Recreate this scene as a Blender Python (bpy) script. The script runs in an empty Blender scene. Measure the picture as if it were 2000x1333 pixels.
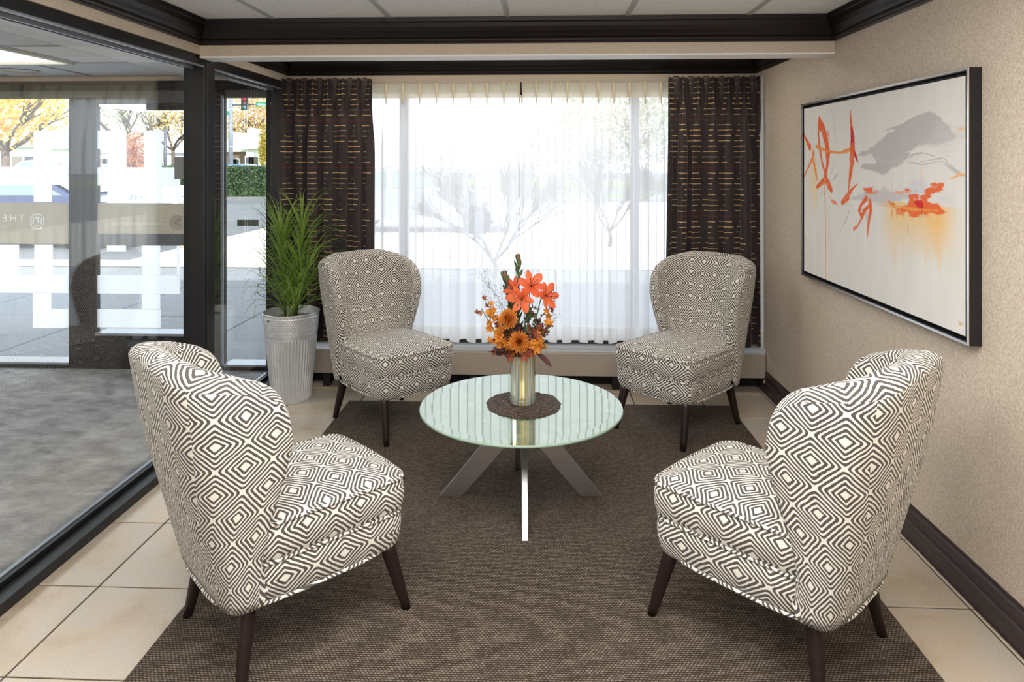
import bpy, math, random
import numpy as np
from mathutils import Vector, Matrix, noise as mnoise

random.seed(7)
rng = np.random.default_rng(7)
S = bpy.context.scene
COL = S.collection
PI = math.pi

# ------------------------------------------------------------------ camera
F_PX, CH = 1347.0, 1.5
YAW = math.atan(55.0 / F_PX)
cam = bpy.data.cameras.new('camera')
cam_o = bpy.data.objects.new('camera', cam)
COL.objects.link(cam_o)
cam_o.location = (0, 0, CH)
cam_o.rotation_euler = (PI / 2, 0, YAW)
cam.sensor_width = 36.0
cam.lens = 36.0 * F_PX / 2000.0
cam.shift_y = -(666.5 - 319.0) / 2000.0
cam.clip_start = 0.05
cam.clip_end = 400
S.camera = cam_o

# ------------------------------------------------------------------ view, world, lights
S.view_settings.view_transform = 'Standard'
S.view_settings.look = 'None'
S.view_settings.gamma = 1.0
S.view_settings.use_curve_mapping = False
S.view_settings.exposure = 0.12
cy = S.cycles
cy.use_denoising = True
cy.max_bounces = 8
cy.diffuse_bounces = 4
cy.glossy_bounces = 4
cy.transmission_bounces = 6
cy.transparent_max_bounces = 24
cy.caustics_reflective = False
cy.caustics_refractive = False
cy.sample_clamp_indirect = 6.0
cy.use_adaptive_sampling = True

world = bpy.data.worlds.new('sky')
S.world = world
world.use_nodes = True
bgn = world.node_tree.nodes['Background']
bgn.inputs[0].default_value = (0.90, 0.96, 1.06, 1)
bgn.inputs[1].default_value = 3.15


def lamp(name, kind, loc, rot, energy, color, size=None, size_y=None):
    l = bpy.data.lights.new(name, kind)
    l.energy = energy
    l.color = color
    if kind == 'AREA':
        l.shape = 'RECTANGLE'
        l.size = size
        l.size_y = size_y
    o = bpy.data.objects.new(name, l)
    COL.objects.link(o)
    o.location = loc
    o.rotation_euler = rot
    return o


SUN_EL, SUN_AZ = math.radians(38), math.radians(38)     # from behind the building, to the right
sun = lamp('sun', 'SUN', (6, -8, 10), (PI / 2 - SUN_EL, 0, SUN_AZ), 8.5, (1.0, 0.95, 0.86))
sun.data.angle = math.radians(0.6)
# unseen ceiling lamps of the lounge and vestibule, after one added rear fill
lamp('rear_fill_light', 'AREA', (-0.1, -1.9, 1.35), (PI / 2, 0, 0), 44, (1.0, 0.955, 0.90), 3.0, 1.6)  # added upright fill behind the camera, brightens ceiling, walls and chair sides
lamp('ceiling_lamp_front', 'AREA', (-0.1, 1.0, 2.215), (0, 0, 0), 92, (1.0, 0.965, 0.92), 2.2, 1.6)
lamp('ceiling_lamp_bay', 'AREA', (-0.15, 4.2, 2.215), (0, 0, 0), 10, (1.0, 0.88, 0.72), 2.4, 0.3)
lamp('vestibule_lamp', 'AREA', (-4.1, 2.6, 2.10), (0, 0, 0), 60, (1.0, 0.97, 0.93), 1.1, 1.1)
# the big window's sky portal
pl = lamp('window_portal', 'AREA', (-0.1, 4.95, 1.15), (PI / 2, 0, PI), 1, (1, 1, 1), 3.2, 1.8)
pl.data.cycles.is_portal = True


# ------------------------------------------------------------------ small helpers
def lin(r, g, b, a=1.0):
    def f(c):
        c /= 255.0
        return c / 12.92 if c <= 0.04045 else ((c + 0.055) / 1.055) ** 2.4
    return (f(r), f(g), f(b), a)


_c, _s = math.cos(YAW), math.sin(YAW)


def ray(px, py):
    a = (px - 1000) / F_PX
    return (a * _c - _s, _c + a * _s, -(py - 319.0) / F_PX)


def on_y(px, py, Y):
    r = ray(px, py)
    t = Y / r[1]
    return Vector((r[0] * t, Y, CH + r[2] * t))


def on_x(px, py, X):
    r = ray(px, py)
    t = X / r[0]
    return Vector((X, r[1] * t, CH + r[2] * t))


def on_z(px, py, Z=0.0):
    r = ray(px, py)
    t = (Z - CH) / r[2]
    return Vector((r[0] * t, r[1] * t, Z))


class MB:
    """collects shapes for ONE mesh object"""
    def __init__(self):
        self.v, self.f, self.uv, self.sm = [], [], [], []

    def add(self, verts, faces, uvs=None, smooth=False):
        o = len(self.v)
        self.v += [tuple(p) for p in verts]
        for i, fc in enumerate(faces):
            self.f.append(tuple(o + k for k in fc))
            self.uv.append(uvs[i] if uvs else None)
            self.sm.append(smooth)
        return self

    def box(self, x0, x1, y0, y1, z0, z1):
        v = [(x, y, z) for z in (z0, z1) for y in (y0, y1) for x in (x0, x1)]
        f = [(0, 2, 3, 1), (4, 5, 7, 6), (0, 1, 5, 4), (2, 6, 7, 3), (0, 4, 6, 2), (1, 3, 7, 5)]
        return self.add(v, f)

    def slab(self, x0, x1, y0, y1, z0, z1, c=0.002):
        """box whose top edges are chamfered"""
        v = [(x0, y0, z0), (x1, y0, z0), (x1, y1, z0), (x0, y1, z0),
             (x0, y0, z1 - c), (x1, y0, z1 - c), (x1, y1, z1 - c), (x0, y1, z1 - c),
             (x0 + c, y0 + c, z1), (x1 - c, y0 + c, z1), (x1 - c, y1 - c, z1), (x0 + c, y1 - c, z1)]
        f = [(3, 2, 1, 0), (8, 9, 10, 11)]
        for a in (0, 4):
            for k in range(4):
                f.append((a + k, a + (k + 1) % 4, a + 4 + (k + 1) % 4, a + 4 + k))
        return self.add(v, f)

    def prism(self, pts, axis, a0, a1):
        """extrude a 2D outline along an axis ('x': pts=(y,z); 'y': pts=(x,z); 'z': pts=(x,y))"""
        n = len(pts)
        def P(p, a):
            return {'x': (a, p[0], p[1]), 'y': (p[0], a, p[1]), 'z': (p[0], p[1], a)}[axis]
        v = [P(p, a0) for p in pts] + [P(p, a1) for p in pts]
        f = [tuple(range(n))[::-1], tuple(range(n, 2 * n))]
        f += [(k, (k + 1) % n, n + (k + 1) % n, n + k) for k in range(n)]
        return self.add(v, f)

    def tube(self, pts, radii, n=8, caps=True, smooth=True, closed=False, flat=1.0):
        pts = [Vector(p) for p in pts]
        if not hasattr(radii, '__len__'):
            radii = [radii] * len(pts)
        m = len(pts)
        v, f, uvs = [], [], []
        up = Vector((0, 0, 1))
        t0 = (pts[1] - pts[0]).normalized()
        ref = up if abs(t0.dot(up)) < 0.9 else Vector((1, 0, 0))
        nrm = (ref - t0 * ref.dot(t0)).normalized()
        L = 0
        Ls = []
        for i, p in enumerate(pts):
            if closed:
                t = (pts[(i + 1) % m] - pts[i - 1]).normalized()
            else:
                t = (pts[min(i + 1, m - 1)] - pts[max(i - 1, 0)]).normalized()
            nrm = nrm - t * nrm.dot(t)
            nrm = nrm.normalized() if nrm.length > 1e-6 else t.orthogonal().normalized()
            b = t.cross(nrm)
            if i:
                L += (p - pts[i - 1]).length
            Ls.append(L)
            for k in range(n):
                a = 2 * PI * k / n
                v.append(p + (nrm * math.cos(a) + b * math.sin(a) * flat) * radii[i])
        for i in range(m if closed else m - 1):
            j = (i + 1) % m
            for k in range(n):
                q = (k + 1) % n
                f.append((i * n + k, i * n + q, j * n + q, j * n + k))
                l1 = Ls[j] if j else L + 0.02
                r = radii[i] * 2 * PI / n
                uvs.append([(k * r, Ls[i]), ((k + 1) * r, Ls[i]), ((k + 1) * r, l1), (k * r, l1)])
        if caps and not closed:
            f.append(tuple(range(n))[::-1]); uvs.append([(0, 0)] * n)
            f.append(tuple(range((m - 1) * n, m * n))); uvs.append([(0, 0)] * n)
        return self.add(v, f, uvs, smooth)

    def lathe(self, prof, n=32, center=(0, 0, 0), smooth=True, cap=True):
        v, f = [], []
        cx, cyy, cz = center
        for (r, z) in prof:
            for k in range(n):
                a = 2 * PI * k / n
                v.append((cx + r * math.cos(a), cyy + r * math.sin(a), cz + z))
        for i in range(len(prof) - 1):
            for k in range(n):
                q = (k + 1) % n
                f.append((i * n + k, i * n + q, (i + 1) * n + q, (i + 1) * n + k))
        if cap:
            f.append(tuple(range(n))[::-1])
            f.append(tuple(range((len(prof) - 1) * n, len(prof) * n)))
        return self.add(v, f, None, smooth)

    def build(self, name, mat, parent=None, loc=(0, 0, 0), bevel=0.0):
        me = bpy.data.meshes.new(name)
        me.from_pydata(self.v, [], self.f)
        if any(u is not None for u in self.uv):
            lay = me.uv_layers.new(name='UVMap')
            flat = []
            for u, fc in zip(self.uv, self.f):
                if u is None:
                    u = [(0, 0)] * len(fc)
                for p in u:
                    flat += [p[0], p[1]]
            lay.data.foreach_set('uv', flat)
        me.polygons.foreach_set('use_smooth', self.sm)
        if mat is not None:
            me.materials.append(mat)
        me.update()
        o = bpy.data.objects.new(name, me)
        COL.objects.link(o)
        o.parent = parent
        o.location = loc
        if bevel:
            b = o.modifiers.new('bevel', 'BEVEL')
            b.width = bevel
            b.segments = 2
            b.limit_method = 'ANGLE'
        return o


def fix_normals(o):
    import bmesh
    bm = bmesh.new()
    bm.from_mesh(o.data)
    bmesh.ops.recalc_face_normals(bm, faces=bm.faces)
    bm.to_mesh(o.data)
    bm.free()
    return o


def empty(name, loc=(0, 0, 0), rz=0.0):
    o = bpy.data.objects.new(name, None)
    o.empty_display_size = 0.1
    COL.objects.link(o)
    o.location = loc
    o.rotation_euler = (0, 0, rz)
    return o


def tag(o, label=None, cat=None, group=None, kind=None):
    if label: o['label'] = label
    if cat: o['category'] = cat
    if group: o['group'] = group
    if kind: o['kind'] = kind
    return o


def struct(o):
    o['kind'] = 'structure'
    return o


def copy_tree(o, parent=None):
    c = o.copy()
    COL.objects.link(c)
    if parent is not None:
        c.parent = parent
    for ch in list(o.children):
        copy_tree(ch, c)
    return c


def sweep(path, prof, name, mat, parent=None):
    """profile (out, z) swept along a 2D path with mitred corners; out points to the left of travel"""
    P = [Vector(p) for p in path]
    n = len(prof)
    V, Fc = [], []
    for i, p in enumerate(P):
        d0 = (P[i] - P[i - 1]).normalized() if i else None
        d1 = (P[i + 1] - P[i]).normalized() if i < len(P) - 1 else None
        l0 = Vector((-d0.y, d0.x)) if d0 else None
        l1 = Vector((-d1.y, d1.x)) if d1 else None
        if l0 is None: m = l1
        elif l1 is None: m = l0
        else:
            m = (l0 + l1).normalized()
            m = m / max(0.2, m.dot(l0))
        for (o, z) in prof:
            q = p + m * o
            V.append((q.x, q.y, z))
    for i in range(len(P) - 1):
        for k in range(n):
            q = (k + 1) % n
            Fc.append((i * n + k, (i + 1) * n + k, (i + 1) * n + q, i * n + q))
    Fc.append(tuple(range(n)))
    Fc.append(tuple(range((len(P) - 1) * n, len(P) * n))[::-1])
    mb = MB().add(V, Fc)
    return fix_normals(mb.build(name, mat, parent))


# ------------------------------------------------------------------ materials
class NT:
    def __init__(self, name):
        self.m = bpy.data.materials.new(name)
        self.m.use_nodes = True
        self.t = self.m.node_tree
        self.bsdf = self.t.nodes['Principled BSDF']
        self.out = self.t.nodes['Material Output']

    def n(self, typ, ins=None, **attrs):
        nd = self.t.nodes.new(typ)
        for k, v in attrs.items():
            setattr(nd, k, v)
        for k, v in (ins or {}).items():
            self.put(nd.inputs[k], v)
        return nd

    def put(self, sock, v):
        if isinstance(v, bpy.types.NodeSocket):
            self.t.links.new(v, sock)
        else:
            sock.default_value = v

    def set(self, **kw):
        names = dict(color='Base Color', rough='Roughness', metal='Metallic', normal='Normal', spec='Specular IOR Level',
                     coat='Coat Weight', coat_rough='Coat Roughness', sheen='Sheen Weight', trans='Transmission Weight',
                     sss='Subsurface Weight', ior='IOR', alpha='Alpha')
        for k, v in kw.items():
            self.put(self.bsdf.inputs[names[k]], v)
        return self.m

    def math(self, op, a, b=None, c=None):
        nd = self.t.nodes.new('ShaderNodeMath')
        nd.operation = op
        self.put(nd.inputs[0], a)
        if b is not None: self.put(nd.inputs[1], b)
        if c is not None: self.put(nd.inputs[2], c)
        return nd.outputs[0]

    def mix(self, fac, a, b):
        nd = self.t.nodes.new('ShaderNodeMix')
        nd.data_type = 'RGBA'
        self.put(nd.inputs[0], fac)
        self.put(nd.inputs[6], a)
        self.put(nd.inputs[7], b)
        return nd.outputs[2]

    def noise(self, vec, scale, detail=2.0, rough=0.5, dist=0.0):
        return self.n('ShaderNodeTexNoise', {'Vector': vec, 'Scale': scale, 'Detail': detail, 'Roughness': rough, 'Distortion': dist})

    def ramp(self, fac, stops):
        nd = self.t.nodes.new('ShaderNodeValToRGB')
        self.put(nd.inputs[0], fac)
        el = nd.color_ramp.elements
        while len(el) < len(stops):
            el.new(0.5)
        for e, (p, c) in zip(el, stops):
            e.position = p
            e.color = c
        return nd.outputs[0]

    def bump(self, h, strength=0.3, dist=0.01):
        return self.n('ShaderNodeBump', {'Height': h, 'Strength': strength, 'Distance': dist}).outputs[0]

    def obj(self):
        return self.n('ShaderNodeTexCoord').outputs['Object']

    def uv(self):
        return self.n('ShaderNodeTexCoord').outputs['UV']

    def pos(self):
        return self.n('ShaderNodeNewGeometry').outputs['Position']

    def scalev(self, vec, s):
        return self.n('ShaderNodeMapping', {'Vector': vec, 'Scale': s}).outputs[0]


def plain(name, col, rough=0.5, metal=0.0, spec=0.5, coat=0.0, vary=0.0, scale=8.0, bump=0.0):
    g = NT(name)
    c = col
    if vary or bump:
        nz = g.noise(g.pos(), scale, 3.0)
        if vary:
            d = tuple(max(0.0, x * (1 - vary)) for x in col[:3]) + (1,)
            u = tuple(min(1.0, x * (1 + vary)) for x in col[:3]) + (1,)
            c = g.ramp(nz.outputs[0], [(0.3, d), (0.7, u)])
        if bump:
            g.set(normal=g.bump(nz.outputs[0], bump, 0.004))
    return g.set(color=c, rough=rough, metal=metal, spec=spec, coat=coat)


def m_wallpaper():
    g = NT('wallpaper')
    p = g.pos()
    n1 = g.noise(g.scalev(p, (1, 1, 0.5)), 300, 3, 0.6)
    n2 = g.noise(p, 2.0, 2)
    col = g.ramp(n1.outputs[0], [(0.30, lin(174, 158, 141)), (0.5, lin(204, 190, 173)), (0.72, lin(228, 218, 205))])
    v = g.n('ShaderNodeHueSaturation', {'Color': col, 'Value': g.math('MULTIPLY_ADD', n2.outputs[0], 0.12, 0.94)})
    return g.set(color=v.outputs[0], rough=0.55, spec=0.35, normal=g.bump(n1.outputs[0], 0.35, 0.004))


def m_darkwood(name='dark_wood', c1=(17, 12, 12), c2=(33, 24, 24), rough=0.36, spec=0.28):
    g = NT(name)
    n1 = g.noise(g.scalev(g.pos(), (3, 3, 40)), 6, 4, 0.6)
    return g.set(color=g.ramp(n1.outputs[0], [(0.3, lin(*c1)), (0.7, lin(*c2))]), rough=rough, spec=spec)


def m_tile():
    g = NT('floor_tile')
    oi = g.n('ShaderNodeObjectInfo')
    off = g.n('ShaderNodeVectorMath', {0: g.pos(), 1: oi.outputs['Random']}, operation='ADD').outputs[0]
    sc = g.n('ShaderNodeVectorMath', {0: g.pos(), 1: g.n('ShaderNodeCombineXYZ', {0: g.math('MULTIPLY', oi.outputs['Random'], 37.0), 1: g.math('MULTIPLY', oi.outputs['Random'], 91.0)}).outputs[0]}, operation='ADD').outputs[0]
    n1 = g.noise(sc, 4.5, 4, 0.55, 0.6)
    n2 = g.noise(sc, 170, 3, 0.6)
    col = g.ramp(n1.outputs[0], [(0.28, lin(184, 165, 142)), (0.45, lin(198, 183, 163)), (0.62, lin(196, 187, 175)), (0.8, lin(204, 190, 165))])
    v = g.n('ShaderNodeHueSaturation', {'Color': col, 'Value': g.math('MULTIPLY_ADD', n2.outputs[0], 0.08, g.math('MULTIPLY_ADD', oi.outputs['Random'], 0.08, 0.91))})
    return g.set(color=v.outputs[0], rough=g.math('MULTIPLY_ADD', n2.outputs[0], 0.06, 0.24), spec=0.5, normal=g.bump(n1.outputs[0], 0.06, 0.01))


def m_rug():
    g = NT('rug_weave')
    p = g.pos()
    sx = g.n('ShaderNodeSeparateXYZ', {0: p})
    wob = g.noise(p, 9, 2)
    ny = g.math('ADD', sx.outputs[1], g.math('MULTIPLY', wob.outputs[0], 0.008))
    row = g.math('MULTIPLY', ny, 1 / 0.0088)
    fr = g.math('FRACT', row)
    ri = g.math('FLOOR', row)
    colu = g.math('ADD', g.math('MULTIPLY', sx.outputs[0], 1 / 0.0115), g.math('MULTIPLY', g.math('MODULO', ri, 2.0), 0.5))
    fc = g.math('FRACT', colu)
    ci = g.math('FLOOR', colu)
    h = g.math('MULTIPLY', g.math('SINE', g.math('MULTIPLY', fr, PI)), g.math('POWER', g.math('SINE', g.math('MULTIPLY', fc, PI)), 0.6))
    cell = g.n('ShaderNodeTexWhiteNoise', {'Vector': g.n('ShaderNodeCombineXYZ', {0: ci, 1: ri}).outputs[0]}, noise_dimensions='3D')
    fine = g.noise(p, 420, 2, 0.7)
    k = g.math('MULTIPLY', g.math('POWER', h, 0.7), g.math('MULTIPLY_ADD', cell.outputs[0], 0.5, 0.65))
    k = g.math('ADD', k, g.math('MULTIPLY_ADD', fine.outputs[0], 0.7, -0.35))
    big = g.noise(p, 1.3, 2)
    col = g.ramp(k, [(0.0, lin(40, 34, 30)), (0.45, lin(92, 81, 72)), (1.0, lin(144, 131, 118))])
    v = g.n('ShaderNodeHueSaturation', {'Color': col, 'Value': g.math('MULTIPLY_ADD', big.outputs[0], 0.3, 0.85)})
    return g.set(color=v.outputs[0], rough=0.95, spec=0.1, normal=g.bump(g.math('ADD', h, g.math('MULTIPLY', fine.outputs[0], 0.5)), 0.9, 0.006))


def m_carpet():
    g = NT('grey_carpet')
    p = g.pos()
    n1 = g.noise(g.n('ShaderNodeMapping', {'Vector': p, 'Rotation': (0, 0, 0.6), 'Scale': (3.5, 6.0, 1)}).outputs[0], 1.5, 6, 0.7, 0.3)
    n2 = g.noise(p, 260, 2, 0.7)
    k = g.math('ADD', g.math('MULTIPLY', n1.outputs[0], 1.1), g.math('MULTIPLY_ADD', n2.outputs[0], 0.7, -0.42))
    col = g.ramp(k, [(0.25, lin(108, 108, 112)), (0.5, lin(150, 149, 150)), (0.66, lin(170, 169, 168)), (0.85, lin(226, 226, 226))])
    return g.set(color=col, rough=0.95, spec=0.1, normal=g.bump(n2.outputs[0], 0.7, 0.006))


def m_acoustic():
    g = NT('acoustic_panel')
    n = g.noise(g.pos(), 150, 3, 0.7)
    return g.set(color=g.ramp(n.outputs[0], [(0.35, lin(214, 219, 224)), (0.6, lin(244, 246, 248))]), rough=0.95, spec=0.1,
                 normal=g.bump(n.outputs[0], 0.4, 0.004))


def m_glass(name, tint=(1, 1, 1, 1), boost=1.0):
    """thin architectural pane: what passes straight through plus a Fresnel mirror"""
    g = NT(name)
    g.t.nodes.remove(g.bsdf)
    tr = g.n('ShaderNodeBsdfTransparent', {'Color': tint})
    gl = g.n('ShaderNodeBsdfGlossy', {'Color': (1, 1, 1, 1), 'Roughness': 0.0})
    bf = g.n('ShaderNodeNewGeometry').outputs['Backfacing']
    fr = g.n('ShaderNodeFresnel', {'IOR': g.math('MULTIPLY_ADD', bf, 1 / 1.52 - 1.52, 1.52)})   # same mirror seen from inside the pane
    fac = g.math('MINIMUM', g.math('MULTIPLY', fr.outputs[0], boost), 1.0)
    mx = g.n('ShaderNodeMixShader', {0: fac, 1: tr.outputs[0], 2: gl.outputs[0]})
    g.t.links.new(mx.outputs[0], g.out.inputs[0])
    return g.m


def m_sheer(name, clear, col, k=0.35, dif=0.42):
    g = NT(name)
    g.t.nodes.remove(g.bsdf)
    lw = g.n('ShaderNodeLayerWeight', {'Blend': 0.35})
    cl = g.math('MULTIPLY', clear, g.math('SUBTRACT', 1.0, g.math('MULTIPLY', lw.outputs['Facing'], k)))
    tr = g.n('ShaderNodeBsdfTransparent', {'Color': (1, 1, 1, 1)})
    tl = g.n('ShaderNodeBsdfTranslucent', {'Color': col})
    df = g.n('ShaderNodeBsdfDiffuse', {'Color': col})
    m1 = g.n('ShaderNodeMixShader', {0: dif, 1: tl.outputs[0], 2: df.outputs[0]})
    m2 = g.n('ShaderNodeMixShader', {0: cl, 1: m1.outputs[0], 2: tr.outputs[0]})
    g.t.links.new(m2.outputs[0], g.out.inputs[0])
    return g.m


def m_fabric():
    """cream upholstery with hand-drawn nested diamonds; UVs are metres of cloth"""
    g = NT('diamond_fabric')
    uv = g.uv()
    d1 = g.noise(uv, 9, 2, 0.5)
    d2 = g.noise(uv, 40, 2, 0.5)
    w1 = g.n('ShaderNodeVectorMath', {0: d1.outputs['Color'], 1: (0.5, 0.5, 0.5)}, operation='SUBTRACT').outputs[0]
    w2 = g.n('ShaderNodeVectorMath', {0: d2.outputs['Color'], 1: (0.5, 0.5, 0.5)}, operation='SUBTRACT').outputs[0]
    a1 = g.n('ShaderNodeVectorMath', {0: w1, 3: 0.011}, operation='SCALE').outputs[0]
    a2 = g.n('ShaderNodeVectorMath', {0: w2, 3: 0.0058}, operation='SCALE').outputs[0]
    q = g.n('ShaderNodeVectorMath', {0: uv, 1: a1}, operation='ADD').outputs[0]
    q = g.n('ShaderNodeVectorMath', {0: q, 1: a2}, operation='ADD').outputs[0]
    sx = g.n('ShaderNodeSeparateXYZ', {0: q})
    u = g.math('MULTIPLY', sx.outputs[0], 1 / 0.172)
    v = g.math('MULTIPLY', sx.outputs[1], 1 / 0.143)
    a = g.math('ADD', u, v)
    b = g.math('SUBTRACT', u, v)
    fa = g.math('SUBTRACT', g.math('FRACT', a), 0.5)
    fb = g.math('SUBTRACT', g.math('FRACT', b), 0.5)
    cell = g.n('ShaderNodeTexWhiteNoise', {'Vector': g.n('ShaderNodeCombineXYZ', {0: g.math('FLOOR', a), 1: g.math('FLOOR', b)}).outputs[0]}, noise_dimensions='3D')
    cx = g.n('ShaderNodeSeparateXYZ', {0: cell.outputs['Color']})
    pw = lambda x: g.math('POWER', g.math('ABSOLUTE', x), 12.0)
    m = g.math('POWER', g.math('ADD', pw(fa), pw(fb)), 1 / 12.0)
    t = g.math('MULTIPLY', m, 2.0)
    # rings lean to one side, a little differently in each diamond
    lean = g.math('MULTIPLY', fa, g.math('MULTIPLY_ADD', cx.outputs[0], 0.16, 0.04))
    lean2 = g.math('MULTIPLY', fb, g.math('MULTIPLY_ADD', cx.outputs[1], 0.12, -0.16))
    t2 = g.math('ADD', t, g.math('MULTIPLY', g.math('ADD', lean, lean2), g.math('SUBTRACT', 1.1, t)))
    ph = g.math('FRACT', g.math('MULTIPLY_ADD', t2, 4.6, 0.35))
    thick = g.math('MULTIPLY_ADD', g.noise(uv, 22, 2).outputs[0], 0.30, 0.36)
    tri = g.math('ABSOLUTE', g.math('SUBTRACT', ph, 0.5))
    edge = g.n('ShaderNodeMapRange', {0: g.math('SUBTRACT', g.math('MULTIPLY', thick, 0.55), tri), 1: -0.03, 2: 0.03, 3: 0.0, 4: 1.0}).outputs[0]
    inner = g.n('ShaderNodeMapRange', {0: t2, 1: 0.17, 2: 0.20, 3: 0.0, 4: 1.0}).outputs[0]
    ink = g.math('MULTIPLY', g.math('MULTIPLY', edge, inner), g.math('LESS_THAN', t2, 0.955))
    weave = g.noise(g.scalev(uv, (1, 1, 1)), 900, 2, 0.7)
    ink2 = g.math('MULTIPLY', ink, g.math('MULTIPLY_ADD', weave.outputs[0], 0.35, 0.80))
    ink2 = g.math('MINIMUM', ink2, 1.0)
    base = g.mix(weave.outputs[0], lin(216, 211, 200), lin(240, 237, 230))
    col = g.mix(ink2, base, lin(72, 68, 66))
    return g.set(color=col, rough=0.9, spec=0.15, sheen=0.15,
                 normal=g.bump(g.math('ADD', weave.outputs[0], g.math('MULTIPLY', ink, -0.5)), 0.25, 0.002))


def m_drape():
    """dark brown drape with woven gold dashes; UVs are metres of cloth"""
    g = NT('striped_drape')
    uv = g.uv()
    wob = g.noise(uv, 30, 2)
    sx = g.n('ShaderNodeSeparateXYZ', {0: uv})
    p = 0.0355
    vv = g.math('MULTIPLY', g.math('ADD', sx.outputs[1], g.math('MULTIPLY', wob.outputs[0], 0.005)), 1 / p)
    ri = g.math('FLOOR', vv)
    fr = g.math('ABSOLUTE', g.math('SUBTRACT', g.math('FRACT', vv), 0.5))
    cu = g.math('MULTIPLY', sx.outputs[0], 1 / 0.20)
    ci = g.math('FLOOR', cu)
    fu = g.math('ABSOLUTE', g.math('SUBTRACT', g.math('FRACT', cu), 0.5))
    ph = g.math('MULTIPLY_ADD', ci, 2.6, g.math('MULTIPLY', ri, 2 * PI / 9.0))
    ln = g.math('MULTIPLY_ADD', g.math('COSINE', ph), 0.17, 0.27)
    jit = g.n('ShaderNodeTexWhiteNoise', {'Vector': g.n('ShaderNodeCombineXYZ', {0: ri, 1: ci}).outputs[0]}, noise_dimensions='3D')
    ln = g.math('ADD', ln, g.math('MULTIPLY_ADD', jit.outputs[0], 0.10, -0.05))
    on_u = g.math('LESS_THAN', fu, ln)
    thin = g.math('LESS_THAN', fr, g.math('MULTIPLY_ADD', wob.outputs[0], 0.08, 0.02))
    red_row = g.math('LESS_THAN', g.math('ABSOLUTE', g.math('SUBTRACT', g.math('MODULO', g.math('ADD', ri, 800.0), 9.0), 4.0)), 0.5)
    gold = g.math('MULTIPLY', g.math('MULTIPLY', on_u, thin), g.math('SUBTRACT', 1.0, red_row))
    red = g.math('MULTIPLY', red_row, g.math('LESS_THAN', fr, 0.05))
    n1 = g.noise(g.scalev(uv, (60, 900, 1)), 1.0, 2)
    base = g.mix(n1.outputs[0], lin(34, 29, 34), lin(58, 47, 46))
    c1 = g.mix(red, base, lin(110, 40, 32))
    c2 = g.mix(gold, c1, lin(214, 176, 124))
    return g.set(color=c2, rough=0.6, spec=0.3, sheen=0.2)


def m_metal(name, col, rough=0.2, stripes=0.0):
    g = NT(name)
    if stripes:
        n = g.noise(g.pos(), 25, 3, 0.6)
        return g.set(color=g.mix(n.outputs[0], tuple(x * (1 - stripes) for x in col[:3]) + (1,), col), rough=rough, metal=1.0)
    return g.set(color=col, rough=rough, metal=1.0)


def m_tabletop():
    g = NT('crackle_glass')
    g.t.nodes.remove(g.bsdf)
    p = g.pos()
    vo = g.n('ShaderNodeTexVoronoi', {'Vector': p, 'Scale': 300.0}, feature='F1')
    n1 = g.noise(p, 350, 3, 0.7)
    n2 = g.noise(p, 14, 3, 0.6)
    k = g.math('ADD', n1.outputs[0], g.math('MULTIPLY_ADD', n2.outputs[0], 0.5, -0.25))
    col = g.ramp(k, [(0.3, lin(58, 72, 56)), (0.55, lin(106, 120, 98)), (0.8, lin(190, 200, 176))])
    df = g.n('ShaderNodeBsdfDiffuse', {'Color': col})
    mi = g.n('ShaderNodeBsdfGlossy', {'Color': (0.56, 0.61, 0.53, 1), 'Roughness': 0.02})
    tilt = g.n('ShaderNodeBump', {'Height': vo.outputs['Color'], 'Strength': 0.12, 'Distance': 0.002})
    g.t.links.new(tilt.outputs[0], mi.inputs['Normal'])
    mx = g.n('ShaderNodeMixShader', {0: 0.42, 1: df.outputs[0], 2: mi.outputs[0]})
    gl = g.n('ShaderNodeBsdfGlossy', {'Color': (1, 1, 1, 1), 'Roughness': 0.0})
    fr = g.n('ShaderNodeFresnel', {'IOR': 1.5})
    m2 = g.n('ShaderNodeMixShader', {0: fr.outputs[0], 1: mx.outputs[0], 2: gl.outputs[0]})
    g.t.links.new(m2.outputs[0], g.out.inputs[0])
    return g.m


def m_leaf(name, c1, c2, rough=0.45, trans=0.25):
    g = NT(name)
    oi = g.n('ShaderNodeObjectInfo')
    n = g.noise(g.pos(), 14, 2)
    k = g.math('MULTIPLY_ADD', oi.outputs['Random'], 0.5, g.math('MULTIPLY', n.outputs[0], 0.5))
    col = g.mix(k, c1, c2)
    g.set(color=col, rough=rough, spec=0.5)
    tl = g.n('ShaderNodeBsdfTranslucent', {'Color': col})
    mx = g.n('ShaderNodeMixShader', {0: trans, 1: g.bsdf.outputs[0], 2: tl.outputs[0]})
    g.t.links.new(mx.outputs[0], g.out.inputs[0])
    return g.m


def m_petal(name, c1, c2):
    return m_leaf(name, c1, c2, 0.5, 0.35)


def m_foliage(name, c1, c2, trans=0.35):
    g = NT(name)
    n = g.noise(g.pos(), 5, 4, 0.8)
    col = g.ramp(n.outputs[0], [(0.35, c1), (0.65, c2)])
    g.set(color=col, rough=0.7, spec=0.2)
    tl = g.n('ShaderNodeBsdfTranslucent', {'Color': col})
    mx = g.n('ShaderNodeMixShader', {0: trans, 1: g.bsdf.outputs[0], 2: tl.outputs[0]})
    g.t.links.new(mx.outputs[0], g.out.inputs[0])
    return g.m


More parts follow.
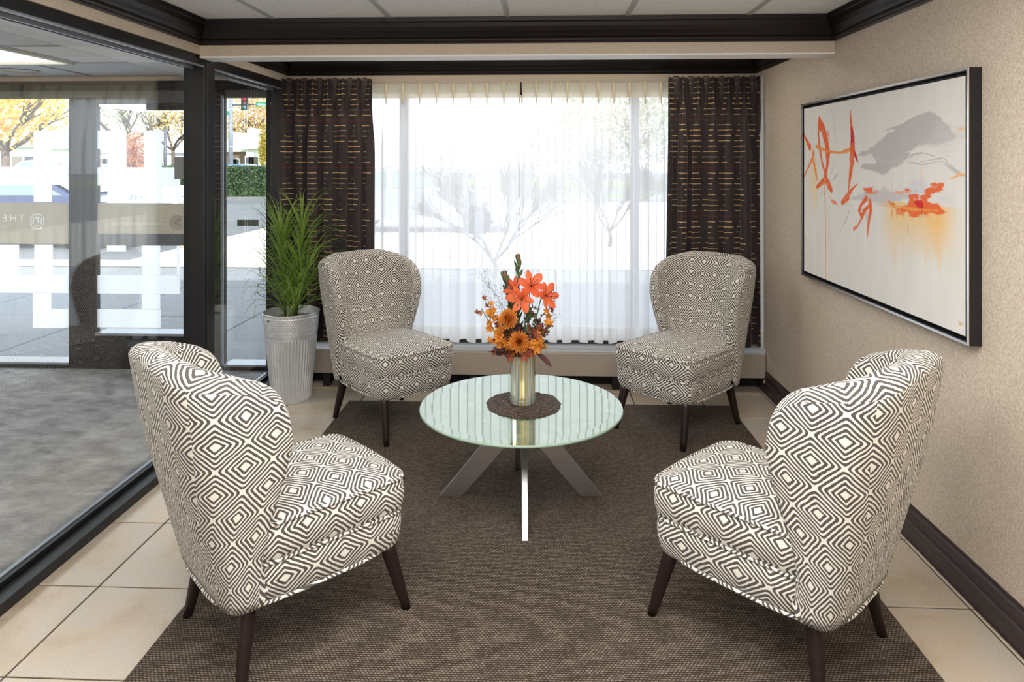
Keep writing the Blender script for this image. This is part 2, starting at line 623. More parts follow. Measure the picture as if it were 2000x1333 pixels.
M = {}
M['wallpaper'] = m_wallpaper()
M['wood'] = m_darkwood()
M['base_wood'] = m_darkwood('base_wood', (44, 35, 36), (66, 53, 54), 0.35)
M['leg_wood'] = m_darkwood('leg_wood', (30, 22, 21), (46, 34, 32), 0.35)
M['tile'] = m_tile()
M['grout'] = plain('grout', lin(70, 63, 57), 0.9)
M['rug'] = m_rug()
M['carpet'] = m_carpet()
M['acoustic'] = m_acoustic()
M['paint'] = plain('white_paint', lin(244, 244, 244), 0.6, vary=0.02)
M['bar'] = plain('ceiling_bar', lin(176, 178, 178), 0.5)
M['black'] = plain('black_aluminium', lin(25, 25, 28), 0.4, spec=0.4, vary=0.08, scale=20)
M['bead'] = plain('glazing_gasket', lin(14, 15, 18), 0.5)
M['alu'] = plain('grey_aluminium', lin(150, 156, 166), 0.35, 0.4)
M['glass'] = m_glass('partition_glass', (0.97, 0.985, 0.98, 1), 1.15)
M['clear'] = m_glass('window_glass', (0.96, 0.98, 0.98, 1), 1.0)
M['sheer'] = m_sheer('sheer_voile', 0.31, (0.93, 0.94, 0.96, 1), 0.12)
M['heading'] = m_sheer('sheer_heading', 0.10, (0.86, 0.82, 0.70, 1), 0.1)
M['hem'] = m_sheer('sheer_hem', 0.20, (0.92, 0.91, 0.88, 1), 0.3)
M['lining'] = m_sheer('drape_lining', 0.02, (0.93, 0.93, 0.95, 1), 0.1)
M['fabric'] = m_fabric()
M['drape'] = m_drape()
M['taupe'] = plain('taupe_enamel', lin(168, 158, 146), 0.45, vary=0.03)
M['grille'] = plain('brushed_grille', lin(214, 214, 214), 0.2, 0.4)
M['dark'] = plain('dark_void', lin(22, 22, 24), 0.8)
M['chrome'] = m_metal('brushed_steel', (0.62, 0.62, 0.64, 1), 0.30)
M['top'] = m_tabletop()
M['top_edge'] = plain('glass_edge', lin(150, 176, 158), 0.12, spec=0.6)
M['zinc'] = plain('galvanised_zinc', lin(214, 217, 220), 0.36, metal=0.5, vary=0.07, scale=25)
M['white_plastic'] = plain('white_plastic', lin(226, 222, 212), 0.4)

# ================================================================== THE ROOM
XR, XL, YB, YF = 1.475, -1.77, 4.77, -2.0      # right wall, wall above the glass partition, window wall, wall behind the camera
ZC, ZV = 2.235, 2.135                           # lounge ceiling, vestibule ceiling
YS = 4.90                                       # storefront of the vestibule
GX0, GX1 = -1.90, -1.78                         # partition frame

# ---- floor: grout bed with its tiles
floor = struct(MB().box(-1.80, XR + 0.1, YF, YB + 0.05, -0.05, -0.004).build('floor', M['grout']))
TS, JX, JY = 0.43, -1.563, 1.952
jx = [JX + TS * k for k in range(-1, 9)]
jy = [JY + TS * k for k in range(-9, 8)]
gap = 0.0036
full = None
for yi in range(len(jy) - 1):
    for xi in range(len(jx) - 1):
        x0, x1 = max(jx[xi] + gap, -1.795), min(jx[xi + 1] - gap, XR - 0.004)
        y0, y1 = max(jy[yi] + gap, YF), min(jy[yi + 1] - gap, YB)
        if x1 - x0 < 0.01 or y1 - y0 < 0.01:
            continue
        if x1 - x0 > TS - 0.006 and y1 - y0 > TS - 0.006:
            if full is None:
                full = MB().slab(0, TS - 2 * gap, 0, TS - 2 * gap, -0.012, 0.0, 0.0018).build('tile', M['tile'], floor, (x0, y0, 0))
            else:
                o = bpy.data.objects.new('tile', full.data)
                COL.objects.link(o)
                o.parent = floor
                o.location = (x0, y0, 0)
        else:
            MB().slab(0, x1 - x0, 0, y1 - y0, -0.012, 0.0, 0.0018).build('tile', M['tile'], floor, (x0, y0, 0))

# ---- walls
struct(MB().box(XR, XR + 0.12, YF, YB + 0.12, 0, ZC + 0.05).build('wall_right', M['wallpaper']))
WX0, WX1, WZ0, WZ1 = -1.70, 1.44, 0.29, 2.035
wb = MB()
wb.box(-1.90, WX0, YB, YB + 0.14, 0, ZC + 0.05)
wb.box(WX1, XR, YB, YB + 0.14, 0, ZC + 0.05)
wb.box(WX0, WX1, YB, YB + 0.14, 0, WZ0)
wb.box(WX0, WX1, YB, YB + 0.14, WZ1, ZC + 0.05)
struct(wb.build('wall_back', M['wallpaper']))
struct(MB().box(XL - 0.12, XL, YF, YB, 2.066, ZC + 0.05).build('wall_left', M['wallpaper']))
struct(MB().box(-6.0, XR + 0.12, YF - 0.12, YF, 0, ZC + 0.05).build('wall_front', M['wallpaper']))

# ---- beam across the lounge
bt = struct(MB().box(XL, XR, 3.52, 3.66, 2.056, ZC).build('trim_5', M['wallpaper']))
MB().box(XL, XR, 3.5185, 3.6615, 2.048, 2.0562).build('soffit_panel', M['paint'], bt)

# ---- ceiling of panels hung in bars
ceil = struct(MB().box(XL - 0.1, XR + 0.1, YF, YB + 0.1, ZC + 0.02, ZC + 0.05).build('ceiling', M['dark']))
GXs = [-1.955 + 0.597 * k for k in range(0, 7)]
GYs = [3.52 - 1.219 * k for k in range(0, 6)]
for k in range(len(GXs) - 1):
    a, b = max(GXs[k] + 0.012, XL), min(GXs[k + 1] - 0.012, XR)
    for q in range(len(GYs) - 1):
        c0, c1 = max(GYs[q + 1] + 0.012, YF), GYs[q] - 0.012
        if c1 > c0:
            MB().box(a, b, c0, c1, ZC + 0.004, ZC + 0.019).build('ceiling_panel', M['acoustic'], ceil)
    MB().box(a, b, 3.67, YB, ZC + 0.004, ZC + 0.019).build('ceiling_panel', M['acoustic'], ceil)
for x in GXs[1:-1]:
    MB().box(x - 0.012, x + 0.012, YF, 3.52, ZC - 0.001, ZC + 0.019).build('ceiling_bar', M['bar'], ceil)
for y in GYs[1:-1]:
    if y > YF:
        MB().box(XL, XR, y - 0.012, y + 0.012, ZC - 0.0005, ZC + 0.019).build('ceiling_bar', M['bar'], ceil)

# ---- crown mouldings
ZK = 2.113
crown = [(0, ZK), (0.007, ZK), (0.010, ZK + 0.008), (0.016, ZK + 0.012), (0.019, ZK + 0.022), (0.017, ZK + 0.028), (0.024, ZK + 0.033),
         (0.030, ZK + 0.044), (0.040, ZK + 0.058), (0.050, ZK + 0.078), (0.056, ZK + 0.098), (0.062, ZK + 0.104), (0.066, ZK + 0.122), (0, ZK + 0.122)]
struct(sweep([(XR, YF), (XR, 3.52), (XL, 3.52), (XL, YF)], crown, 'trim_1', M['wood']))
struct(sweep([(XR, 3.66), (XR, YB), (XL, YB), (XL, 3.66)], crown, 'trim_2', M['wood']))

# ---- baseboard on the right
bb = [(0, 0.004), (0.018, 0.004), (0.018, 0.078), (0.014, 0.082), (0.016, 0.090), (0.013, 0.098), (0.013, 0.112), (0.011, 0.116), (0.012, 0.126), (0.007, 0.134), (0.005, 0.142), (0, 0.144)]
struct(sweep([(XR, YF), (XR, YB)], bb, 'baseboard_right', M['base_wood']))
cr = MB().tube([(XR - 0.022, 4.552, 0.075), (XR - 0.012, 4.552, 0.075)], [0.012, 0.012], 8).build('pipe_collar', M['taupe'])

# ---- glass partition on the left: sill, header, posts, panes
part = struct(empty('window_1', (GX0, 0, 0)))
L = lambda o: (setattr(o, 'location', Vector(o.location) - Vector((GX0, 0, 0))), o)[1]
sill = MB()
sill.box(-1.845, -1.78, YF, 4.76, 0.0, 0.040)
sill.box(-1.900, -1.845, YF, 4.76, 0.0, 0.030)
o = L(sill.build('sill', M['black'], part, bevel=0.003))
L(MB().box(-1.900, -1.884, YF, 4.76, 0.030, 0.052).build('glazing_bead', M['alu'], part))
L(MB().box(-1.8795, -1.868, YF, 4.76, 0.030, 0.049).build('glazing_bead', M['bead'], part))
L(MB().box(-1.8585, -1.847, YF, 4.76, 0.0405, 0.060).build('glazing_bead', M['bead'], part))
L(MB().box(GX0, GX1, YF, 4.76, 2.018, 2.066).build('header', M['black'], part, bevel=0.002))
for x0, x1, z in ((-1.80, -1.783, 2.010), (-1.848, -1.838, 2.001), (-1.894, -1.884, 2.006)):
    L(MB().box(x0, x1, YF, 4.76, z, 2.018).build('glazing_bead', M['alu'], part))
pst = MB()
pst.box(-1.875, -1.782, 3.59, 3.70, 0.0405, 2.018)
pst.box(-1.905, -1.875, 3.61, 3.68, 0.0405, 2.018)
L(pst.build('mullion', M['black'], part, bevel=0.003))
L(MB().box(-1.785, -1.777, 3.615, 3.70, 0.0, 2.05).build('mullion_cover', M['black'], part, bevel=0.002))
jm = MB()
jm.box(-1.86, -1.782, 4.70, 4.765, 0.0405, 2.018)
jm.box(-1.905, -1.86, 4.72, 4.765, 0.0405, 2.018)
L(jm.build('mullion', M['black'], part, bevel=0.003))
L(MB().box(-1.868, -1.860, YF, 3.60, 0.045, 2.018).build('pane', M['glass'], part))
L(MB().box(-1.868, -1.860, 3.69, 4.715, 0.045, 2.018).build('pane', M['glass'], part))

# ---- window behind the curtains
win = struct(empty('window_2', (0, YB, 0)))
def W(o):
    o.location = Vector(o.location) - Vector((0, YB, 0))
    return o
fr = MB()
fr.box(WX0, WX1, YB + 0.03, YB + 0.09, WZ0, WZ0 + 0.055)
fr.box(WX0, WX1, YB + 0.03, YB + 0.09, WZ1 - 0.04, WZ1)
fr.box(WX0, WX0 + 0.05, YB + 0.03, YB + 0.09, WZ0 + 0.055, WZ1 - 0.04)
fr.box(WX1 - 0.05, WX1, YB + 0.03, YB + 0.09, WZ0 + 0.055, WZ1 - 0.04)
W(fr.build('frame', M['black'], win))
W(MB().box(WX0, WX1, YB - 0.004, YB + 0.029, 0.256, 0.318).build('sill', M['black'], win))
for x in (-0.955, 0.655):
    W(MB().box(x - 0.028, x + 0.028, YB + 0.02, YB + 0.10, WZ0 + 0.055, WZ1 - 0.04).build('mullion', M['alu'], win))
for a, b in ((WX0 + 0.05, -0.985), (-0.925, 0.625), (0.685, WX1 - 0.05)):
    W(MB().box(a, b, YB + 0.056, YB + 0.062, WZ0 + 0.05, WZ1 - 0.035).build('pane', M['clear'], win))

# ---- vestibule: floor, ceiling, storefront
struct(MB().box(-6.0, GX0 + 0.005, YF, YS + 0.1, -0.05, 0.0).build('floor_2', M['carpet']))
struct(MB().box(-6.12, -6.0, YF - 0.12, YS + 0.2, 0, ZC + 0.05).build('wall_left_2', M['wallpaper']))
vc = struct(MB().box(-6.0, GX0, YF, YS + 0.1, ZV + 0.02, ZV + 0.05).build('ceiling_2', M['dark']))
SX = -2.575
MB().box(SX, GX0, YF, YS, ZV - 0.002, ZV + 0.019).build('plaster_strip', M['paint'], vc)
vxa = [SX, -3.26, -3.87, -4.48, -5.09, -5.70]        # the row next to the storefront is offset
vxb = [SX, -2.925, -3.54, -4.15, -4.76, -5.37, -5.98]
vy = [YS, 4.263] + [3.64 - 0.62 * k for k in range(0, 9)]
for q in range(len(vy) - 1):
    xs_ = vxa if q == 0 else vxb
    for k in range(len(xs_) - 1):
        if q == 1 and k == 1:
            continue                                 # the fluorescent light hangs here
        MB().box(xs_[k + 1] + 0.012, xs_[k] - 0.012, vy[q + 1] + 0.012, vy[q] - 0.012, ZV + 0.004, ZV + 0.019).build('ceiling_panel', M['acoustic'], vc)
    for x in xs_:
        if x > -5.9:
            MB().box(x - 0.012, x + 0.012, vy[q + 1] + 0.012, vy[q] - 0.012, ZV - 0.001, ZV + 0.019).build('ceiling_bar', M['bar'], vc)
for y in vy[1:]:
    MB().box(-5.98, SX, y - 0.012, y + 0.012, ZV - 0.0005, ZV + 0.019).build('ceiling_bar', M['bar'], vc)

glow = NT('lamp_diffuser')
glow.t.nodes.remove(glow.bsdf)
em = glow.n('ShaderNodeEmission', {'Color': (1, 0.97, 0.92, 1), 'Strength': 2.2})
glow.t.links.new(em.outputs[0], glow.out.inputs[0])
M['glow'] = glow.m
tx0, tx1, ty0, ty1 = vxb[2] + 0.014, vxb[1] - 0.014, vy[2] + 0.014, vy[1] - 0.014
tro = empty('ceiling_light', ((tx0 + tx1) / 2, (ty0 + ty1) / 2, ZV))
tag(tro, 'white recessed fluorescent ceiling light in the vestibule ceiling beyond the glass', 'ceiling light')
def R(o, p):
    o.location = Vector(o.location) - Vector(p.location)
    return o
f_ = MB()
f_.box(tx0, tx1, ty0, ty0 + 0.03, ZV - 0.012, ZV + 0.018); f_.box(tx0, tx1, ty1 - 0.03, ty1, ZV - 0.012, ZV + 0.018)
f_.box(tx0, tx0 + 0.03, ty0 + 0.03, ty1 - 0.03, ZV - 0.012, ZV + 0.018); f_.box(tx1 - 0.03, tx1, ty0 + 0.03, ty1 - 0.03, ZV - 0.012, ZV + 0.018)
R(f_.build('light_frame', M['white_plastic'], tro), tro)
R(MB().box(tx0 + 0.03, tx1 - 0.03, ty0 + 0.03, ty1 - 0.03, ZV + 0.006, ZV + 0.017).build('diffuser', M['glow'], tro), tro)
dlp = on_z(36, 139, ZV)
dl = empty('recessed_light', (dlp.x, dlp.y, ZV))
tag(dl, 'round recessed light with a gold reflector beside the fluorescent panel', 'ceiling light')
MB().lathe([(0.085, 0.002), (0.125, -0.004), (0.128, 0.0), (0.085, 0.004)], 32, cap=False).build('trim_ring', M['white_plastic'], dl)
M['gold'] = plain('gold_reflector', lin(196, 160, 92), 0.25, 0.8)
MB().lathe([(0.086, 0.002), (0.06, 0.012), (0.0005, 0.016)], 24, cap=False).build('reflector', M['gold'], dl)

sf = struct(empty('window_3', (-3.0, YS, 0)))
def Q(o):
    return R(o, sf)
XA, XC0, XC1, XB, XM, XPC0, XPC1 = -3.441, -3.441, -3.237, -2.50, -2.287, -2.287, -1.90
hd = MB().box(-6.0, -1.90, YS, YS + 0.14, 2.03, 2.10)
Q(hd.build('header', M['black'], sf))
Q(MB().box(-6.0, -1.90, YS + 0.01, YS + 0.05, 1.975, 2.03).build('transom_bar', plain('shade_grey', lin(112, 110, 108), 0.6), sf))
struct(MB().box(-6.0, -1.90, YS, YS + 0.14, 2.10, ZC + 0.05).build('wall_back_2', M['wallpaper']))
Q(MB().box(XC0, XC1, YS, YS + 0.055, 0, 1.975).build('column', M['black'], sf, bevel=0.004))
Q(MB().box(XB, XM, YS, YS + 0.055, 0, 2.03).build('column', M['black'], sf, bevel=0.004))
Q(MB().box(XC1, XB, YS, YS + 0.055, 0, 0.245).build('knee_panel', M['black'], sf))
Q(MB().box(XC1, XB, YS - 0.01, YS + 0.14, 0.245, 0.262).build('sill', M['alu'], sf))
Q(MB().box(-6.0, XC0, YS, YS + 0.14, 0, 0.03).build('threshold', M['black'], sf))
Q(MB().box(-6.0, XC0, YS - 0.005, YS + 0.14, 0.03, 0.044).build('sill', M['alu'], sf))
Q(MB().box(XM, XPC1, YS, YS + 0.14, 0, 0.028).build('threshold', M['black'], sf))
Q(MB().box(XM, XPC1, YS - 0.005, YS + 0.14, 0.028, 0.042).build('sill', M['alu'], sf))
Q(MB().box(XM - 0.02, XM, YS - 0.006, YS + 0.03, 0.042, 1.99).build('stile', M['alu'], sf))
Q(MB().box(-6.0, XC0, YS + 0.020, YS + 0.026, 0.04, 1.98).build('pane', M['clear'], sf))
Q(MB().box(XC1, XB, YS + 0.020, YS + 0.026, 0.26, 1.98).build('pane', M['clear'], sf))
Q(MB().box(XM, XPC1, YS + 0.020, YS + 0.026, 0.04, 1.98).build('pane', M['clear'], sf))
Q(MB().box(-5.2, -5.12, YS, YS + 0.055, 0.04, 1.975).build('stile', M['black'], sf))
# door closer and little box on the glass, push bar
Q(MB().box(on_y(290, 0, YS).x, XB, YS - 0.03, YS + 0.014, 1.885, 1.933).build('closer_housing', M['bead'], sf))
Q(MB().box(XC1, XB, YS + 0.002, YS + 0.05, 1.933, 1.9755).build('transom_bar', bpy.data.materials['shade_grey'], sf))
hb = on_y(349, 330, 4.87)
tag(MB().box(hb.x - 0.02, XB + 0.02, 4.845, 4.90, 1.385, 1.545).build('wall_box', plain('box_grey', lin(150, 150, 150), 0.5), bevel=0.004),
    'small grey box fixed beside the decorated vestibule window', 'control box')
Q(MB().box(XC1, XB, YS + 0.004, YS + 0.0175, 0.900, 0.985).build('push_rail', plain('rail_grey', lin(104, 108, 116), 0.5), sf))
pc0, pc1 = on_y(462, 0, YS), on_y(503, 0, YS)
Q(MB().box(pc0.x, pc1.x, YS + 0.010, YS + 0.0195, 1.045, 1.09).build('rail_plate', plain('rail_grey_2', lin(92, 98, 92), 0.5), sf))

# frosted film on the panes: flat vinyl, laid out in the plane of the glass
M['film'] = m_sheer('frosted_film', 0.03, (0.98, 0.98, 0.98, 1), 0.0, 0.14)
M['tan_film'] = m_sheer('tan_film', 0.06, (0.62, 0.57, 0.48, 1), 0.0)
M['pale_film'] = m_sheer('pale_letters', 0.05, (0.84, 0.82, 0.78, 1), 0.0, 0.3)
Yf = YS + 0.0185
def film(x0, y0, x1, y1, mat='film', name='frosted_film', dz=0.0):
    a, b = on_y(x0, y0, Yf), on_y(x1, y1, Yf)
    return Q(MB().box(min(a.x, b.x), max(a.x, b.x), Yf - 0.0008 - dz, Yf + 0.0008 - dz, min(a.z, b.z), max(a.z, b.z)).build(name, M[mat], sf))
for r in [(66, 255, 134, 291), (0, 326, 134, 361), (66, 291, 101, 326), (66, 361, 101, 395),
          (187, 255, 247, 291), (187, 327, 352, 363), (210, 291, 247, 327), (281, 255, 316, 327), (210, 363, 247, 397), (281, 363, 316, 397),
          (346, 363, 352, 397), (0, 478, 37, 537), (67, 478, 103, 537), (0, 537, 134, 573), (64, 573, 100, 641), (100, 604, 134, 641),
          (209, 480, 246, 492), (277, 480, 313, 538), (345, 480, 352, 538), (187, 538, 352, 575), (277, 575, 313, 604), (187, 604, 314, 641)]:
    film(*r)
film(-300, 326, 0, 361); film(-300, 255, -260, 641); film(-300, 604, -60, 641); film(-300, 537, 0, 573)
BANDS = [film(-560, 395, 134, 477, 'tan_film', 'tan_film'), film(187, 397, 358, 459, 'tan_film', 'tan_film')]
def lettering(text, px, py, h, name='lettering', mirror=True, yplane=None, mat=None, parent=None, y_off=0.0012):
    """flat lettering; (px, py) = its centre in the photo, h = cap height in metres"""
    cu = bpy.data.curves.new('t', 'FONT')
    cu.body = text
    cu.align_x = 'CENTER'; cu.align_y = 'CENTER'
    cu.size = h / 0.7
    cu.extrude = 0.0003
    to = bpy.data.objects.new('t', cu)
    COL.objects.link(to)
    dg = bpy.context.evaluated_depsgraph_get()
    me = bpy.data.meshes.new_from_object(to.evaluated_get(dg))
    bpy.data.objects.remove(to)
    sgn = -1 if mirror else 1
    Y = yplane if yplane is not None else Yf
    p = on_y(px, py, Y)
    V = [(sgn * v.co.x + p.x, Y - y_off + v.co.z, v.co.y + p.z) for v in me.vertices]
    Fc = [tuple(pl.vertices) for pl in me.polygons]
    return MB().add(V, Fc).build(name, mat or M['pale_film'], parent)
LET = [Q(lettering(w_, x_, y_, h_, parent=sf)) for w_, x_, y_, h_ in (('T', 42.5, 427, 0.052), ('H', 26, 427, 0.052), ('E', 9.5, 427, 0.052), ('EV', 9, 442.5, 0.018), ('main entrance to right', 267, 436, 0.028))]
def ring_logo(x0, y0, x1, y1, t, name='emblem'):
    for r in ((x0, y0, x1, y0 + t), (x0, y1 - t, x1, y1), (x0, y0 + t, x0 + t, y1 - t), (x1 - t, y0 + t, x1, y1 - t)):
        LET.append(film(*r, 'pale_film', name, 0.0012))
ring_logo(64, 418, 82, 448, 2.4); ring_logo(59.5, 423.5, 87, 442, 2.4); LET += [film(70, 425, 77, 427.4, 'pale_film', 'emblem', 0.0014), film(73.8, 427.4, 77, 436, 'pale_film', 'emblem', 0.0014)]
ce = on_y(346, 435, Yf)
rd = [(ce.x + 0.058 * math.cos(2 * PI * k / 32), Yf + s_ * 0.0005 - 0.0012, ce.z + 0.058 * math.sin(2 * PI * k / 32)) for s_ in (-1, 1) for k in range(32)]
LET.append(Q(fix_normals(MB().add(rd, [tuple(range(32)), tuple(range(32, 64))[::-1]] + [(k, (k + 1) % 32, 32 + (k + 1) % 32, 32 + k) for k in range(32)]).build('emblem', M['pale_film'], sf))))
ar = MB().add([(ce.x - 0.03, Yf - 0.0024, ce.z), (ce.x + 0.02, Yf - 0.0024, ce.z + 0.028), (ce.x + 0.03, Yf - 0.0024, ce.z + 0.022), (ce.x - 0.012, Yf - 0.0024, ce.z), (ce.x + 0.03, Yf - 0.0024, ce.z - 0.022), (ce.x + 0.02, Yf - 0.0024, ce.z - 0.028)],
              [(0, 1, 2, 3), (0, 3, 4, 5)])
Q(ar.build('arrow', M['tan_film'], sf))
# the letters are cut out of the tan film and filled with the pale one
bpy.context.view_layer.update()
for band in BANDS:
    bm_x = [v.co.x + band.location.x for v in band.data.vertices]
    cut = []
    for l_ in LET:
        lx_ = [v.co.x + l_.location.x for v in l_.data.vertices]
        if min(lx_) < min(bm_x) or max(lx_) > max(bm_x):
            continue
        cme_ = l_.data.copy()
        for v in cme_.vertices:
            dy_ = v.co.y - (Yf - 0.0012)
            v.co.y = Yf + (0.004 if dy_ > 0 else -0.004)
        c_ = bpy.data.objects.new('cutter', cme_)
        COL.objects.link(c_)
        c_.parent = sf
        c_.location = l_.location
        md = band.modifiers.new('cut', 'BOOLEAN')
        md.operation = 'DIFFERENCE'
        md.solver = 'EXACT'
        md.object = c_
        cut.append(c_)
    dg = bpy.context.evaluated_depsgraph_get()
    new_me = bpy.data.meshes.new_from_object(band.evaluated_get(dg))
    band.modifiers.clear()
    if len(new_me.polygons) > 6:
        band.data = new_me
    for c_ in cut:
        bpy.data.objects.remove(c_)

# ---- the mass of the building above and beside the rooms
struct(MB().box(-6.5, XR + 3, YF - 0.3, YS + 0.16, ZC + 0.06, 3.6).build('roof', plain('roof_mass', lin(150, 140, 128), 0.8)))
struct(MB().box(XR + 0.13, XR + 3, 4.7, YS + 0.16, -0.05, ZC + 0.06).build('wall_back_3', plain('outer_brick', lin(150, 120, 100), 0.8)))

# ================================================================== FURNISHINGS
# ---- rug
rug = MB().slab(-1.20, 1.165, 0.35, 4.29, 0.001, 0.009, 0.003).build('area_rug', M['rug'])
tag(rug, 'brown woven rug under the four chairs and the glass table', 'rug')
RZ = 0.009

# ---- low convector heater under the window
cv = empty('convector_heater', (-0.14, 4.66, 0))
tag(cv, 'long low beige convector heater under the curtained window', 'heater')
R(MB().box(-1.76, 1.470, 4.56, 4.765, 0.095, 0.247).build('casing', M['taupe'], cv, bevel=0.004), cv)
R(MB().box(-1.76, 1.470, 4.566, 4.765, 0.2475, 0.2555).build('grille', M['grille'], cv), cv)
R(MB().box(-1.76, 1.466, 4.70, 4.765, 0.002, 0.0945).build('back_plate', M['dark'], cv), cv)
for x in (-1.437, -0.45, 0.50):
    R(MB().box(x - 0.022, x + 0.022, 4.585, 4.66, 0.0005, 0.0945).build('foot', M['bead'], cv), cv)
cr.parent = cv
R(cr, cv)

# ---- curtains
def curtain_panel(name, mat, x0, x1, z0, z1, y0, n, amp, folds, parent, uvscale=1.0, spread=0.0, rows=14, pinch=None, head=0.09, seed=1, lean=(0, 0), xfold=0.25, z_top_wave=0.0, w2=0.22, hem=0.0):
    """a pleated cloth sheet: sharp pinched pleats at the heading opening into folds below"""
    r = random.Random(seed)
    ph = [r.uniform(-1.1, 1.1) for _ in range(folds + 2)]
    am = [r.uniform(0.45, 1.35) for _ in range(folds + 2)]
    V, UVp, Fc, UV = [], [], [], []
    W_ = x1 - x0
    for j in range(rows + 1):
        tz = j / rows
        tz = tz ** 1.5
        z = z1 - (z1 - z0) * tz
        dtop = z1 - z
        k = min(1.0, max(0.0, (dtop - head * 0.6) / (head * 4)))
        k = k * k * (3 - 2 * k)
        xs = []
        for i in range(n + 1):
            u = i / n
            w = u * folds
            kf = int(min(w, folds - 1))
            c = 2 * PI * w
            a_ = am[kf] * (1 - (w - kf)) + am[kf + 1] * (w - kf)
            p_ = (ph[kf] * (1 - (w - kf)) + ph[kf + 1] * (w - kf)) * k
            pin = max(0.0, math.cos(c)) ** 9                       # narrow pleat at the heading
            wave = 0.5 + 0.5 * math.cos(c + p_)                    # open fold below
            y = y0 - amp * ((1 - k) * 0.62 * pin + k * a_ * (wave + w2 * math.cos(2 * c + 3 * p_)))
            x = x0 + W_ * u + xfold * W_ / folds * k * math.sin(c * 2 + p_) * 0.5 + lean[0] * tz + (lean[1] - lean[0]) * tz * u
            xs.append((x, y, z + (z_top_wave * (math.sin(3.1 * c + seed) * 0.5 + pin) if j == 0 else 0) + (hem * (1 - wave) if j == rows else 0)))
        V += xs
        if j == rows // 2:
            pass
    # cloth length along the widest row for even cloth coordinates
    base = [V[(rows) * (n + 1) + i] for i in range(n + 1)]
    acc = [0.0]
    for i in range(n):
        acc.append(acc[-1] + math.dist(base[i][:2], base[i + 1][:2]))
    for j in range(rows):
        for i in range(n):
            a = j * (n + 1) + i
            Fc.append((a, a + n + 1, a + n + 2, a + 1))
            UV.append([(acc[i] * uvscale, V[a][2]), (acc[i] * uvscale, V[a + n + 1][2]), (acc[i + 1] * uvscale, V[a + n + 2][2]), (acc[i + 1] * uvscale, V[a + 1][2])])
    return MB().add(V, Fc, UV, True).build(name, mat, parent)

YC = 4.70
def sheer(name, label, x0, x1, folds, seed):
    root = empty(name, (0.5 * (x0 + x1), YC, 2.05))
    tag(root, label, 'curtain')
    R(curtain_panel('voile', M['sheer'], x0, x1, 0.282, 2.045, YC, folds * 18, 0.038, folds, root, rows=16, seed=seed, head=0.10, xfold=0.30, w2=0.10, hem=0.016), root)
    R(curtain_panel('heading', M['heading'], x0, x1, 1.945, 2.046, YC - 0.003, folds * 18, 0.040, folds, root, rows=3, seed=seed, head=0.10, z_top_wave=0.003), root)
    for k in range(folds + 1):                      # pinch pleats sewn into the heading
        x = x0 + (x1 - x0) * k / folds
        x = min(max(x, x0 + 0.008), x1 - 0.008)
        mb = MB()
        for q in (-1, 0, 1):
            yy = YC - 0.030 - (0.006 if q == 0 else 0)
            mb.tube([(x + q * 0.006, yy, 2.046), (x + q * 0.0045, yy - 0.004, 2.0), (x + q * 0.0025, yy - 0.003, 1.945), (x + q * 0.004, yy + 0.004, 1.90)], [0.0042, 0.0046, 0.0026, 0.0008], 6, flat=1.6)
        R(mb.build('pleat', M['pleat'], root), root)
    return root
M['pleat'] = m_sheer('pleat_cloth', 0.02, (0.90, 0.84, 0.66, 1), 0.0, 0.6)
s1 = sheer('sheer_curtain', 'left white sheer curtain with pinch pleats, from the striped drape to the middle gap', -1.165, -0.131, 9, 3)
s2 = sheer('sheer_curtain', 'right white sheer curtain with pinch pleats, from the middle gap to the right striped drape', -0.131, 0.915, 10, 8)
# hems: a second thickness of voile at the foot of each sheer
for s_, x0, x1, folds, seed in ((s1, -1.165, -0.131, 9, 3), (s2, -0.131, 0.915, 10, 8)):
    src = [c for c in s_.children if c.name.startswith('voile')][0]
    me = src.data
    n = folds * 18
    rows = 16
    V = [me.vertices[i].co for i in range(len(me.vertices))]
    off = Vector(src.location)
    hv = []
    zt = 0.395
    for i in range(n + 1):
        b = V[rows * (n + 1) + i]
        a = V[(rows - 1) * (n + 1) + i]
        t = (zt - b.z) / (a.z - b.z)
        hv.append(b + (a - b) * t + Vector((0, 0.0025, 0)))
    for i in range(n + 1):
        hv.append(V[rows * (n + 1) + i] + Vector((0, 0.0025, 0.001)))
    hf = [(i, i + n + 1, i + n + 2, i + 1) for i in range(n)]
    h = MB().add(hv, hf, None, True).build('hem', M['hem'], s_)
    h.location = src.location
wand = MB().tube([(on_y(1017, 0, 4.64).x, 4.64, 2.045), (on_y(1018, 0, 4.64).x, 4.64, 1.96)], 0.006, 8).build('curtain_wand', M['bead'], s1)
R(wand, s1)
rail = MB().box(-1.74, 1.46, 4.735, 4.765, 2.045, 2.062).build('curtain_rail', M['taupe'])
tag(rail, 'slim pale curtain rail along the top of the window', 'curtain rail')

def drape(label, x0, x1, seed, lean, lx):
    root = empty('drape', (0.5 * (x0 + x1), 4.64, 2.06))
    tag(root, label, 'curtain')
    R(curtain_panel('cloth', M['drape'], x0, x1, 0.30, 2.072, 4.63, 6 * 22, 0.072, 6, root, rows=18, seed=seed, head=0.11, lean=lean, xfold=0.40, z_top_wave=0.004, w2=0.12), root)
    for k in range(6):                              # pinch pleats at the top
        x = x0 + (x1 - x0) * (k + 0.5) / 6
        mb = MB()
        for q in (-1, 0, 1):
            yy = 4.588 - (0.008 if q == 0 else 0)
            mb.tube([(x + q * 0.011, yy, 2.074), (x + q * 0.009, yy - 0.006, 2.03), (x + q * 0.004, yy - 0.004, 1.965), (x + q * 0.010, yy + 0.010, 1.86)], [0.007, 0.008, 0.005, 0.002], 6)
        R(mb.build('pleat', M['drape'], root), root)
    R(MB().box(lx[0], lx[1], 4.625, 4.632, 0.30, 2.05).build('lining', M['lining'], root), root)
    return root
